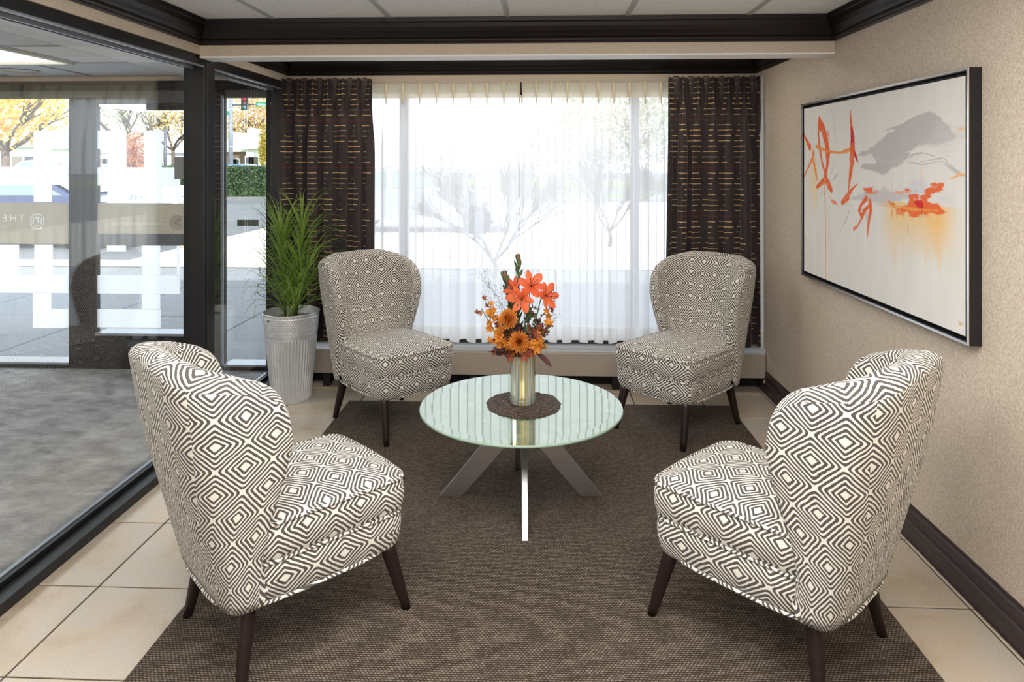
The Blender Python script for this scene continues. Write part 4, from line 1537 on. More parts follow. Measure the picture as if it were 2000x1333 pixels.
# airy seed heads: specks on hair-thin stalks
def seed_spray(ends, dy, label, seed, n):
    root = empty('grass_seed_spray', vz_top)
    tag(root, label, 'grass', 'airy grass sprays')
    r_ = random.Random(seed)
    hair, dots = MB(), MB()
    for (a, b, rad) in ends:
        e = fp(a, b, dy) - vz_top
        hair.tube([Vector((0, 0, -0.03)), e * 0.5 + Vector((0, 0, 0.02)), e], 0.00045, 3)
        for k in range(n):
            c = e + Vector((r_.gauss(0, rad), r_.gauss(0, rad * 0.7), r_.gauss(0, rad)))
            r = r_.uniform(0.0009, 0.0018)
            dots.add([(c.x - r, c.y, c.z), (c.x + r, c.y, c.z), (c.x, c.y - r, c.z), (c.x, c.y + r, c.z), (c.x, c.y, c.z - 1.5 * r), (c.x, c.y, c.z + 1.5 * r)],
                     [(0, 2, 5), (2, 1, 5), (1, 3, 5), (3, 0, 5), (2, 0, 4), (1, 2, 4), (3, 1, 4), (0, 3, 4)])
            if k % 6 == 0:
                hair.tube([e * 0.8, c], 0.0003, 3)
    tag(hair.build('stalks', M['seed'], root), kind='stuff')
    tag(dots.build('seeds', M['seed'], root), kind='stuff')
seed_spray([(955, 555, 0.020), (970, 575, 0.024), (940, 535, 0.026), (958, 595, 0.02), (975, 600, 0.018)], 0.03, 'airy grass spray of dark specks at the left of the bouquet', 1, 42)
seed_spray([(1070, 575, 0.018), (1078, 590, 0.018), (1040, 530, 0.022), (1082, 615, 0.016)], 0.03, 'airy grass spray of dark specks at the right of the bouquet', 2, 24)

# ---- potted plant
pp = on_z(559, 783, 0.0)
PX, PY = -1.585, 4.335
PH, PR0, PR1 = 0.555, 0.118, 0.172
plant = empty('potted_plant', (PX, PY, 0))
tag(plant, 'tall green grass-like plant in a ribbed galvanised metal pot by the partition', 'plant')
def pot():
    n, m = 288, 150
    V, Fc = [], []
    zs = [PH * i / m for i in range(m + 1)]
    for z in zs:
        R0 = PR0 + (PR1 - PR0) * z / PH
        for k in range(n):
            a = 2 * PI * k / n
            d = 0.0
            if 0.012 < z < 0.405:
                d = 0.0038 * math.cos(a * 48) * min(1, (0.405 - z) / 0.012)
            elif 0.415 < z < 0.535:
                # hexagon cells pressed outward
                u = a * 0.165 / 0.0165
                w = (z - 0.415) / 0.0143
                best = 9
                for rr in (math.floor(w), math.floor(w) + 1):
                    sft = 0.5 * (rr % 2)
                    uu = round(u - sft) + sft
                    dd = math.hypot(u - uu, (w - rr) * 0.866)
                    best = min(best, dd)
                d = 0.0032 * max(0, 1 - (best / 0.52) ** 4)
            V.append(((R0 + d) * math.cos(a), (R0 + d) * math.sin(a), z))
    for i in range(m):
        for k in range(n):
            q = (k + 1) % n
            Fc.append((i * n + k, i * n + q, (i + 1) * n + q, (i + 1) * n + k))
    b = len(V)
    ring = [(PR1 - 0.006, PH), (PR1 - 0.012, PH - 0.10), (0.001, PH - 0.10)]
    for (r, z) in ring:
        for k in range(n):
            a = 2 * PI * k / n
            V.append((r * math.cos(a), r * math.sin(a), z))
    st = m * n
    for (p, q_) in ((st, b), (b, b + n), (b + n, b + 2 * n)):
        for k in range(n):
            q = (k + 1) % n
            Fc.append((p + k, p + q, q_ + q, q_ + k))
    Fc.append(tuple(range(n))[::-1])
    return MB().add(V, Fc, None, True)
po = pot().build('pot', M['zinc'], plant)
rimt = MB().tube([(PR1 * math.cos(2 * PI * k / 48), PR1 * math.sin(2 * PI * k / 48), PH) for k in range(48)], 0.0048, 8, closed=True).build('pot_rim', M['zinc'], po)
MB().tube([((PR1 - 0.013) * math.cos(-2.12), (PR1 - 0.013) * math.sin(-2.12), PH - 0.03), ((PR1 + 0.004) * math.cos(-2.12), (PR1 + 0.004) * math.sin(-2.12), PH - 0.03)], 0.006, 10).build('rivet', M['bead'], po)
M['gravel'] = plain('gravel', lin(150, 146, 136), 0.8, vary=0.5, scale=50)
M['gravel_bed'] = plain('gravel_bed', lin(84, 80, 72), 0.9, vary=0.4, scale=60)
MB().lathe([(PR1 - 0.008, PH - 0.05), (0.09, PH - 0.035), (0.001, PH - 0.03)], 40).build('gravel_bed', M['gravel_bed'], plant)
gr = MB()
r_ = random.Random(3)
for k in range(420):
    a, r = r_.uniform(0, 2 * PI), (PR1 - 0.016) * math.sqrt(r_.random())
    s = r_.uniform(0.004, 0.009)
    z = PH - 0.048 + 0.018 * (1 - r / PR1) + s * 0.4
    c = (r * math.cos(a), r * math.sin(a), z)
    gr.add([(c[0] + s * r_.uniform(.7, 1.2), c[1], c[2]), (c[0] - s * r_.uniform(.7, 1.2), c[1], c[2]), (c[0], c[1] + s, c[2]), (c[0], c[1] - s, c[2]), (c[0], c[1], c[2] + s * .7), (c[0], c[1], c[2] - s * .7)],
           [(0, 2, 4), (2, 1, 4), (1, 3, 4), (3, 0, 4), (2, 0, 5), (1, 2, 5), (3, 1, 5), (0, 3, 5)])
tag(gr.build('gravel', M['gravel'], plant), kind='stuff')
M['blade'] = m_leaf('grass_leaf', lin(70, 108, 40), lin(178, 206, 104), 0.32, 0.42)
r_ = random.Random(21)
clumps = [(-0.030, -0.02, 0.86, -0.30, 80), (0.045, 0.0, 0.86, 0.12, 70), (0.03, -0.05, 0.55, 0.6, 55), (-0.01, -0.05, 0.50, -0.7, 55)]
# three leafy stems; the leaves spring from all along each stem and arch over
stems = [((-0.03, -0.02), (-0.06, -0.02, 1.06), 105), ((0.035, -0.01), (0.075, -0.02, 1.10), 100), ((0.02, -0.05), (0.12, -0.06, 0.80), 60)]
nleaf = 0
for (bx_, by_), top, cnt in stems:
    A0 = Vector((bx_, by_, PH - 0.035))
    A1 = Vector(top)
    MB().tube([A0, A0.lerp(A1, 0.5) + Vector((0.006, 0, 0)), A1], [0.009, 0.007, 0.004], 7).build('stem', M['stem'], plant)
    for k in range(cnt):
        t = (k + 0.5) / cnt
        c = A0.lerp(A1, 0.02 + 0.98 * t ** 1.1)
        a = k * 2.39996 + r_.uniform(-0.3, 0.3)
        up = r_.uniform(0.35, 1.6) + 1.2 * t
        d = Vector((math.cos(a), math.sin(a) * 0.9, up)).normalized()
        ln = r_.uniform(0.36, 0.58) * (1.05 - 0.25 * t)
        w = r_.uniform(0.008, 0.0135)
        sag = r_.uniform(0.7, 2.1) * (1.0 if up < 2.4 else 0.5)
        n = 9
        V, Fc = [], []
        p = c.copy()
        side = d.cross(Vector((0, 0, 1)))
        side = side.normalized() if side.length > 1e-3 else Vector((1, 0, 0))
        ang = math.asin(max(-1, min(1, d.z)))
        hd = Vector((d.x, d.y, 0)).normalized()
        ok = True
        for i in range(n + 1):
            q = i / n
            ww = w * (0.55 + 0.45 * min(1, q * 4)) * (1 - q ** 2.2) + 0.0006
            dd = hd * math.cos(ang) + Vector((0, 0, 1)) * math.sin(ang)
            nr = side.cross(dd).normalized()
            V += [p - side * ww / 2 + nr * ww * 0.18, p.copy(), p + side * ww / 2 + nr * ww * 0.18]
            p = p + dd * (ln / n)
            ang -= sag * 2.0 * (q + 0.15) / n
        # keep leaves on the room's side of the glass and off the drape
        lim = False
        V2 = []
        for q in V:
            wx = max(PX + q.x, -1.775)
            wy = min(PY + q.y, 4.53)
            ly = (wx + 0.839) * 0.692 - (wy - 3.949) * 0.722      # how far in front of the chair's back
            if ly > -0.51 and q.z < 0.97:
                wx -= (ly + 0.51) * 0.692
                wy += (ly + 0.51) * 0.722
            wx, wy = max(wx, -1.775), min(wy, 4.535)
            V2.append((wx - PX, wy - PY, max(q.z, 0.30)))
        for i in range(n):
            b = i * 3
            Fc += [(b, b + 1, b + 4, b + 3), (b + 1, b + 2, b + 5, b + 4)]
        MB().add(V2, Fc, None, True).build('leaf', M['blade'], plant)
        nleaf += 1

# ---- painting on the right wall
XP = 1.43
PY0, PY1, PZ0, PZ1 = 2.366, 3.845, 0.888, 1.822      # outer frame, near to far, low to high
pic = empty('framed_painting', (XR, (PY0 + PY1) / 2, (PZ0 + PZ1) / 2))
tag(pic, 'large abstract grey and orange painting in a black frame on the right wall', 'painting')
fm = MB()
t_ = 0.012
fm.box(XP + 0.003, XR - 0.001, PY0, PY0 + t_, PZ0, PZ1); fm.box(XP + 0.003, XR - 0.001, PY1 - t_, PY1, PZ0, PZ1)
fm.box(XP + 0.003, XR - 0.001, PY0 + t_, PY1 - t_, PZ0, PZ0 + t_); fm.box(XP + 0.003, XR - 0.001, PY0 + t_, PY1 - t_, PZ1 - t_, PZ1)
R(fm.build('frame', M['black'], pic), pic)
fs = MB()
t_ = 0.009
fs.box(XP, XP + 0.003, PY0, PY0 + t_, PZ0, PZ1); fs.box(XP, XP + 0.003, PY1 - t_, PY1, PZ0, PZ1)
fs.box(XP, XP + 0.003, PY0 + t_, PY1 - t_, PZ0, PZ0 + t_); fs.box(XP, XP + 0.003, PY0 + t_, PY1 - t_, PZ1 - t_, PZ1)
R(fs.build('silver_face', m_metal('silver_leaf', (0.86, 0.87, 0.90, 1), 0.25), pic), pic)
R(MB().box(XR - 0.012, XR - 0.002, PY0 + 0.012, PY1 - 0.012, PZ0 + 0.012, PZ1 - 0.012).build('backing', M['bead'], pic), pic)
CY0, CY1, CZ0, CZ1 = PY0 + 0.026, PY1 - 0.026, PZ0 + 0.026, PZ1 - 0.026
XCV = XP + 0.007


def canvas_uv(px, py):
    p = on_x(px, py, XCV)
    return ((CY1 - p.y) / (CY1 - CY0), (p.z - CZ0) / (CZ1 - CZ0))


def paint_canvas():
    NXc, NYc = 560, 340
    asp = (CY1 - CY0) / (CZ1 - CZ0)
    u = (np.arange(NXc) + 0.5) / NXc
    v = (np.arange(NYc) + 0.5) / NYc
    U, Vv = np.meshgrid(u, v)
    rg = np.random.default_rng(4)

    def vnoise(fx, fy, seed, octv=4):
        r = np.random.default_rng(seed)
        out = np.zeros_like(U)
        amp, tot = 1.0, 0.0
        for o in range(octv):
            gx, gy = max(2, int(fx * 2 ** o)), max(2, int(fy * 2 ** o))
            G = r.random((gy + 2, gx + 2))
            x, y = U * gx, Vv * gy
            xi, yi = x.astype(int), y.astype(int)
            a, b = x - xi, y - yi
            a, b = a * a * (3 - 2 * a), b * b * (3 - 2 * b)
            out += amp * ((G[yi, xi] * (1 - a) + G[yi, xi + 1] * a) * (1 - b) + (G[yi + 1, xi] * (1 - a) + G[yi + 1, xi + 1] * a) * b)
            tot += amp
            amp *= 0.55
        return out / tot
    s2l = lambda c: np.array([((x / 255) / 12.92 if x / 255 <= 0.04045 else ((x / 255 + 0.055) / 1.055) ** 2.4) for x in c])
    C = np.ones((NYc, NXc, 3)) * s2l((226, 225, 221))
    C *= (0.95 + 0.10 * vnoise(30, 4, 1))[..., None]
    fine = vnoise(120, 70, 2, 3)
    mid = vnoise(18, 12, 3, 4)
    horiz = vnoise(6, 90, 5, 3)
    vert = vnoise(90, 5, 6, 3)

    def blend(mask, col):
        nonlocal C
        m = np.clip(mask, 0, 1)[..., None]
        C = C * (1 - m) + s2l(col) * m

    def seg_dist(pts):
        """distance (canvas-height units) to a polyline of photo points, and the parameter along it"""
        P = [canvas_uv(*p) for p in pts]
        D = np.full_like(U, 9.0)
        T = np.zeros_like(U)
        n = len(P) - 1
        for k in range(n):
            ax, ay = P[k][0] * asp, P[k][1]
            bx, by = P[k + 1][0] * asp, P[k + 1][1]
            dx, dy = bx - ax, by - ay
            L2 = dx * dx + dy * dy + 1e-12
            t = np.clip(((U * asp - ax) * dx + (Vv - ay) * dy) / L2, 0, 1)
            d = np.hypot(U * asp - ax - t * dx, Vv - ay - t * dy)
            m = d < D
            D = np.where(m, d, D)
            T = np.where(m, (k + t) / n, T)
        return D, T

    def stroke(pts, w, col, dry=0.25, op=1.0, taper=True):
        D, T = seg_dist(pts)
        if hasattr(w, '__len__'):
            ww = np.interp(T, np.linspace(0, 1, len(w)), w)
        else:
            ww = w * (0.35 + 0.65 * np.sin(np.pi * np.clip(T, 0.03, 0.97))) if taper else w
        ww = ww * (0.75 + 0.6 * mid)
        m = np.clip((ww - D) / 0.004 + 0.5, 0, 1) * (1 - dry * (fine > 0.56))
        blend(m * op, col)

    def inside(pts):
        P = [canvas_uv(*p) for p in pts]
        r = np.zeros_like(U, bool)
        j = len(P) - 1
        for i in range(len(P)):
            xi, yi = P[i]; xj, yj = P[j]
            c = ((yi > Vv) != (yj > Vv)) & (U < (xj - xi) * (Vv - yi) / (yj - yi + 1e-12) + xi)
            r ^= c
            j = i
        return r

    def soft_poly(pts, col, op, ragged=0.02, fuzz=0.01):
        """polygon with a ragged brushed border"""
        I_ = inside(pts)
        D, _ = seg_dist(list(pts) + [pts[0]])
        sd = np.where(I_, D, -D) + ragged * (mid - 0.5) * 2 + ragged * 1.2 * (horiz - 0.5)
        blend(np.clip(sd / fuzz + 0.5, 0, 1) * op, col)
        return sd

    G1, G2 = (189, 186, 187), (206, 204, 205)
    # grey mass
    soft_poly([(1672, 305), (1712, 284), (1738, 262), (1782, 232), (1814, 220), (1850, 242), (1868, 262), (1862, 276), (1836, 282), (1790, 288), (1770, 300), (1740, 312), (1700, 302)], G1, 0.95, 0.02)
    soft_poly([(1700, 300), (1760, 296), (1782, 304), (1762, 318), (1742, 332), (1722, 340), (1700, 330), (1682, 326), (1710, 318)], G1, 0.9, 0.02)
    soft_poly([(1682, 325), (1710, 320), (1735, 322), (1738, 332), (1712, 336)], G1, 0.9, 0.015)
    soft_poly([(1835, 246), (1880, 248), (1880, 278), (1852, 290), (1800, 284)], G2, 0.55, 0.05, 0.05)
    soft_poly([(1660, 388), (1690, 374), (1730, 368), (1756, 372), (1790, 374), (1786, 394), (1740, 400), (1700, 396)], (196, 193, 198), 0.8, 0.03, 0.02)
    soft_poly([(1760, 362), (1800, 352), (1810, 372), (1790, 390), (1766, 384)], (206, 208, 220), 0.6, 0.04, 0.03)
    soft_poly([(1838, 385), (1862, 378), (1870, 398), (1850, 412), (1838, 400)], G2, 0.5, 0.05, 0.04)
    for pts in ([(1730, 254), (1760, 246), (1790, 228), (1816, 219)], [(1736, 252), (1766, 244), (1786, 233)], [(1728, 310), (1764, 302), (1800, 300)]):
        stroke(pts, 0.006, G1, 0.3)
    for pts in ([(1770, 316), (1780, 300), (1800, 296), (1830, 306), (1850, 320), (1880, 342)], [(1775, 318), (1810, 312), (1840, 306), (1852, 316), (1880, 344)], [(1772, 312), (1800, 320), (1840, 312)]):
        stroke(pts, 0.005, (232, 230, 226), 0.1, 1.0)
        stroke([(a + 1, b + 2) for a, b in pts], 0.0028, (176, 174, 176), 0.4, 0.8)
    stroke([(1846, 322), (1866, 334), (1884, 344)], 0.009, (186, 184, 186), 0.5, 0.7)
    for pts in ([(1622, 206), (1628, 232), (1631, 276)], [(1588, 250), (1591, 300), (1593, 350), (1596, 400)], [(1629, 310), (1622, 350)], [(1600, 385), (1610, 370)]):
        stroke(pts, 0.007, (206, 204, 206), 0.5, 0.7)
    stroke([(1626, 352), (1636, 340)], 0.005, (150, 150, 154), 0.4, 0.8)
    stroke([(1640, 455), (1655, 425), (1662, 400)], 0.003, (150, 150, 150), 0.5, 0.7)
    stroke([(1682, 410), (1692, 416), (1694, 440)], 0.016, (180, 178, 184), 0.5, 0.6)
    # yellow wash with vertical drips
    soft = np.exp(-((U - canvas_uv(1792, 430)[0]) / 0.16) ** 4)
    y0, y1 = canvas_uv(1790, 408)[1], canvas_uv(1790, 570)[1]
    tt = np.clip((y0 - Vv) / (y0 - y1), 0, 1)
    run = np.clip(1.25 - tt * (1.0 + 1.7 * vert), 0, 1) * (Vv < y0 + 0.02)
    blend(soft * run * (0.45 + 0.5 * vert), (238, 196, 116))
    soft2 = np.exp(-((U - canvas_uv(1830, 430)[0]) / 0.045) ** 2)
    blend(soft2 * run * 0.55, (240, 186, 90))
    blend(np.exp(-((U - canvas_uv(1745, 430)[0]) / 0.05) ** 2) * run * 0.4, (240, 200, 120))
    blend(np.exp(-((U - canvas_uv(1590, 350)[0]) / 0.035) ** 2) * np.clip(1 - np.abs(Vv - canvas_uv(1590, 360)[1]) / 0.22, 0, 1) * 0.55, (246, 208, 120))
    # orange mass
    OR, RD = (233, 106, 52), (204, 36, 44)
    sd = soft_poly([(1734, 394), (1746, 392), (1750, 402), (1770, 396), (1776, 382), (1790, 378), (1796, 388), (1812, 374), (1842, 362), (1820, 380), (1812, 392), (1826, 394), (1836, 408), (1846, 412), (1814, 416), (1806, 424), (1780, 428), (1772, 418), (1752, 416), (1740, 404)], OR, 0.97, 0.03, 0.008)
    soft_poly([(1764, 372), (1770, 365), (1778, 372), (1770, 378)], OR, 0.95, 0.02, 0.008)
    stroke([(1744, 376), (1764, 376), (1780, 374)], 0.007, (236, 150, 84), 0.5, 0.8)
    stroke([(1722, 401), (1745, 403), (1790, 410), (1832, 412)], 0.007, (240, 168, 92), 0.6, 0.8)
    stroke([(1788, 396), (1798, 400), (1802, 404)], 0.018, RD, 0.2, 0.95)
    for a in (1742, 1752, 1764, 1774, 1782, 1806, 1812):
        stroke([(a, 408), (a, 425 + (a * 7) % 14)], 0.006, (236, 128, 56), 0.3, 0.8)
    stroke([(1773, 436), (1774, 458)], 0.0025, (80, 76, 66), 0.3)
    stroke([(1800, 410), (1800, 426)], 0.003, (120, 110, 60), 0.3)
    stroke([(1800, 326), (1800, 366)], 0.004, (236, 190, 120), 0.6, 0.7)
    stroke([(1742, 338), (1742, 392)], 0.0025, (226, 190, 170), 0.4, 0.8)
    stroke([(1856, 350), (1872, 342), (1888, 341)], 0.006, (240, 180, 110), 0.4, 0.9)
    stroke([(1866, 252), (1888, 252)], 0.006, (240, 190, 140), 0.6, 0.7)
    # orange calligraphy on the left
    stroke([(1567, 254), (1574, 272), (1582, 288)], [0.008, 0.010, 0.022], OR, 0.15)
    stroke([(1588, 296), (1588, 305), (1584, 316), (1568, 350)], [0.010, 0.013, 0.010, 0.006], (240, 132, 60), 0.2)
    stroke([(1587, 306), (1592, 330), (1596, 352)], [0.008, 0.018, 0.006], (246, 150, 66), 0.3)
    stroke([(1600, 228), (1601, 240), (1608, 255), (1614, 276), (1617, 300), (1616, 322)], [0.006, 0.030, 0.026, 0.024, 0.026, 0.014], OR, 0.1)
    stroke([(1601, 240), (1598, 262), (1601, 290), (1606, 318), (1612, 342)], [0.016, 0.013, 0.012, 0.009, 0.010], OR, 0.15)
    stroke([(1617, 255), (1619, 272)], 0.007, OR, 0.2)
    stroke([(1616, 322), (1613, 340), (1610, 352), (1596, 365)], [0.010, 0.018, 0.020, 0.012], OR, 0.15)
    stroke([(1611, 346), (1618, 360), (1624, 372)], [0.012, 0.024, 0.014], OR, 0.25)
    stroke([(1611, 350), (1611, 380), (1612, 412), (1613, 560)], [0.008, 0.006, 0.004, 0.004], (236, 160, 84), 0.3)
    stroke([(1594, 286), (1604, 291), (1618, 296), (1640, 299), (1650, 296), (1662, 292)], [0.010, 0.008, 0.006, 0.006, 0.012, 0.010], (238, 146, 70), 0.35)
    stroke([(1661, 217), (1662, 240), (1664, 256)], [0.005, 0.011, 0.016], OR, 0.1)
    stroke([(1663, 252), (1665, 270), (1665, 285)], [0.010, 0.024, 0.024], RD, 0.05)
    stroke([(1665, 280), (1668, 298), (1675, 315)], [0.018, 0.013, 0.006], RD, 0.1)
    stroke([(1663, 290), (1660, 312)], [0.010, 0.005], RD, 0.15)
    stroke([(1665, 285), (1664, 312), (1661, 340), (1658, 365), (1656, 384)], [0.018, 0.026, 0.018, 0.007, 0.006], OR, 0.12)
    stroke([(1645, 396), (1656, 384), (1664, 370), (1674, 360)], [0.016, 0.022, 0.008, 0.004], OR, 0.2)
    stroke([(1624, 392), (1634, 398)], 0.012, OR, 0.3)
    stroke([(1618, 382), (1628, 396), (1640, 406)], 0.004, (236, 170, 110), 0.5, 0.8)
    soft_poly([(1684, 366), (1706, 364), (1702, 376), (1690, 376)], OR, 0.95, 0.015, 0.008)
    stroke([(1690, 378), (1712, 376), (1714, 372)], 0.005, (238, 140, 80), 0.4)
    stroke([(1692, 388), (1682, 400), (1678, 412), (1684, 424), (1688, 412), (1696, 404), (1700, 396)], [0.014, 0.010, 0.012, 0.012, 0.012, 0.010, 0.012], OR, 0.15)
    stroke([(1699, 394), (1701, 408), (1697, 430), (1694, 462)], [0.014, 0.016, 0.012, 0.005], OR, 0.15)
    stroke([(1684, 424), (1676, 440), (1668, 448)], [0.008, 0.006, 0.010], OR, 0.25)
    stroke([(1568, 456), (1578, 470)], 0.004, (240, 190, 90), 0.4, 0.8)
    stroke([(1658, 560), (1656, 520)], 0.003, (200, 196, 196), 0.4, 0.7)
    stroke([(1872, 628), (1876, 634), (1880, 632)], 0.005, (214, 170, 80), 0.3)
    # mesh: one quad per dab
    xs = np.linspace(0, 1, NXc + 1)
    ys = np.linspace(0, 1, NYc + 1)
    me = bpy.data.meshes.new('canvas')
    gx, gy = np.meshgrid(xs, ys)
    verts = np.stack([np.full(gx.size, XCV), CY1 - (CY1 - CY0) * gx.ravel(), CZ0 + (CZ1 - CZ0) * gy.ravel()], 1)
    i = np.arange(NXc)[None, :] + (NXc + 1) * np.arange(NYc)[:, None]
    quads = np.stack([i, i + 1, i + NXc + 2, i + NXc + 1], -1).reshape(-1, 4)
    me.vertices.add(len(verts)); me.vertices.foreach_set('co', verts.ravel())
    me.loops.add(quads.size); me.loops.foreach_set('vertex_index', quads.ravel())
    me.polygons.add(len(quads))
    me.polygons.foreach_set('loop_start', np.arange(0, quads.size, 4))
    me.update(calc_edges=True)
    ca = me.color_attributes.new('paint', 'FLOAT_COLOR', 'CORNER')
    col = np.concatenate([C.reshape(-1, 3), np.ones((NXc * NYc, 1))], 1)
    ca.data.foreach_set('color', np.repeat(col, 4, axis=0).ravel())
    return me
g = NT('canvas_paint')
at = g.n('ShaderNodeVertexColor', layer_name='paint')
M['canvas'] = g.set(color=at.outputs[0], rough=0.7, spec=0.25)
cme = paint_canvas()
cme.materials.append(M['canvas'])
co = bpy.data.objects.new('canvas', cme)
COL.objects.link(co)
co.parent = pic
R(co, pic)
R(MB().box(XCV + 0.001, XCV + 0.024, CY0, CY1, CZ0, CZ1).build('stretcher', M['bead'], pic), pic)

# ================================================================== OUT OF DOORS
g = NT('asphalt')
nz = g.noise(g.pos(), 40, 3, 0.8)
nb = g.noise(g.pos(), 0.6, 2)
M['asphalt'] = g.set(color=g.ramp(g.math('ADD', nz.outputs[0], g.math('MULTIPLY_ADD', nb.outputs[0], 0.3, -0.15)), [(0.3, lin(74, 76, 82)), (0.7, lin(116, 118, 122))]), rough=0.9)
g = NT('concrete')
nz = g.noise(g.pos(), 60, 3, 0.8)
M['concrete'] = g.set(color=g.ramp(nz.outputs[0], [(0.3, lin(100, 102, 107)), (0.7, lin(138, 140, 144))]), rough=0.9)  # walk tone darkened, the building's shade is put into the colour
M['pale_concrete'] = plain('pale_concrete', lin(214, 208, 198), 0.9, vary=0.08, scale=30)  # paler concrete, sunlight on driveway and gutter put into the colour
M['line_paint'] = plain('line_paint', lin(206, 176, 110), 0.8)
M['grass'] = plain('lawn', lin(120, 138, 70), 0.95, vary=0.25, scale=6)
ground = struct(MB().box(-70, 60, YS + 0.15, 110, -0.3, -0.03).build('ground', M['asphalt']))
# walk of concrete slabs along the building
walk = struct(MB().box(-12, 6, YS + 0.15, 9.85, -0.0295, -0.012).build('sidewalk', M['grout']))
for a in range(-8, 4):
    for b in range(3):
        x0, y0 = a * 1.5 + 0.2, YS + 0.17 + b * 1.55
        MB().slab(x0 + 0.008, x0 + 1.492, y0 + 0.008, y0 + 1.542, -0.0119, -0.002, 0.004).build('slab', M['concrete'], walk)
ap = struct(MB().box(-6.4, 8, 9.86, 27.0, -0.0295, -0.010).build('driveway', M['pale_concrete']))
gut = struct(MB().box(-30, -6.41, 9.86, 10.5, -0.0295, -0.010).build('gutter', M['pale_concrete']))
for k in range(7):
    x = -24 + 2.7 * k
    o = MB().box(-0.05, 0.05, -2.2, 2.2, -0.0295, -0.026).build('parking_line', M['line_paint'], ground, (x, 13.4, 0))
    o.rotation_euler = (0, 0, 0.9)
kerb = struct(MB().box(-18, 5, 27.1, 27.35, -0.03, 0.14).build('kerb', M['concrete']))
struct(MB().box(-18, 5, 27.36, 30.5, -0.03, 0.12).build('lawn', M['grass']))
struct(MB().box(-60, 40, 41.5, 60, -0.0295, 0.06).build('lawn', M['grass']))


def leaf_cloud(centers, n, size, seed, flat=0.5):
    """n small leaf cards with depth scattered through ellipsoids [(centre, radii)]"""
    r = np.random.default_rng(seed)
    vol = np.array([c[1][0] * c[1][1] * c[1][2] for c in centers])
    pick = r.choice(len(centers), n, p=vol / vol.sum())
    d = r.normal(size=(n, 3))
    d /= np.linalg.norm(d, axis=1)[:, None]
    rad = r.random(n) ** 0.45
    cen = np.array([c[0] for c in centers])[pick]
    rr = np.array([c[1] for c in centers])[pick]
    P = cen + d * rad[:, None] * rr
    a = r.normal(size=(n, 3)); a /= np.linalg.norm(a, axis=1)[:, None]
    b = np.cross(a, r.normal(size=(n, 3))); b /= np.linalg.norm(b, axis=1)[:, None]
    s = size * r.uniform(0.6, 1.3, n)[:, None]
    V = np.stack([P - a * s, P - b * s * 0.5, P + a * s, P + b * s * 0.5], 1).reshape(-1, 3)
    Fc = np.arange(4 * n).reshape(-1, 4)
    return V, Fc


def cloud_obj(name, V, Fc, mat, parent):
    me = bpy.data.meshes.new(name)
    me.vertices.add(len(V)); me.vertices.foreach_set('co', np.asarray(V, float).ravel())
    me.loops.add(Fc.size); me.loops.foreach_set('vertex_index', Fc.ravel())
    me.polygons.add(len(Fc)); me.polygons.foreach_set('loop_start', np.arange(0, Fc.size, Fc.shape[1]))
    me.update(calc_edges=True)
    me.materials.append(mat)
    o = bpy.data.objects.new(name, me)
    COL.objects.link(o)
    o.parent = parent
    o['kind'] = 'stuff'
    return o


M['bark'] = plain('bark', lin(96, 84, 74), 0.9, vary=0.2, scale=12)
def branches(mb, p, d, ln, r, depth, rnd, spread=0.6, shrink=0.74, kids=3):
    q = p + d * ln
    m = p.lerp(q, 0.5) + Vector((rnd.uniform(-1, 1), rnd.uniform(-1, 1), rnd.uniform(-1, 1))) * ln * 0.06
    mb.tube([p, m, q], [r, r * 0.85, r * 0.7], 5, caps=False)
    if depth == 0:
        return
    for k in range(kids):
        nd = (d + Vector((rnd.uniform(-1, 1), rnd.uniform(-1, 1), rnd.uniform(-0.35, 0.7))) * spread).normalized()
        branches(mb, p.lerp(q, rnd.uniform(0.55, 1.0)), nd, ln * shrink * rnd.uniform(0.8, 1.1), r * 0.6, depth - 1, rnd, spread, shrink, kids)


def tree(label, px, Y, trunk_h, crown, leaf_mat, nleaf, size, seed, r0=0.14, depth=3, kids=3, group='trees beyond the car park', name='tree', spread=0.6, l0=None):
    """crown: [(dx, dy, z, rx, ry, rz)] in metres about the trunk"""
    base = on_y(px, 0, Y)
    root = empty(name, (base.x, Y, -0.03))
    tag(root, label, 'tree', group)
    rnd = random.Random(seed)
    mb = MB()
    mb.tube([(0, 0, -0.02), (0.03, 0, trunk_h * 0.6), (0, 0, trunk_h)], [r0 * 1.3, r0, r0 * 0.85], 8)
    for k in range(4):
        d = Vector((math.cos(k * 1.6 + seed), math.sin(k * 1.6 + seed), rnd.uniform(0.7, 1.6))).normalized()
        branches(mb, Vector((0, 0, trunk_h * 0.95)), d, l0 or trunk_h * 0.5, r0 * 0.6, depth, rnd, spread, 0.74, kids)
    tag(mb.build('trunk', M['bark'], root), kind='stuff')
    if nleaf:
        V, Fc = leaf_cloud([((c[0], c[1], c[2]), c[3:]) for c in crown], nleaf, size, seed)
        cloud_obj('foliage', V, Fc, leaf_mat, root)
    return root

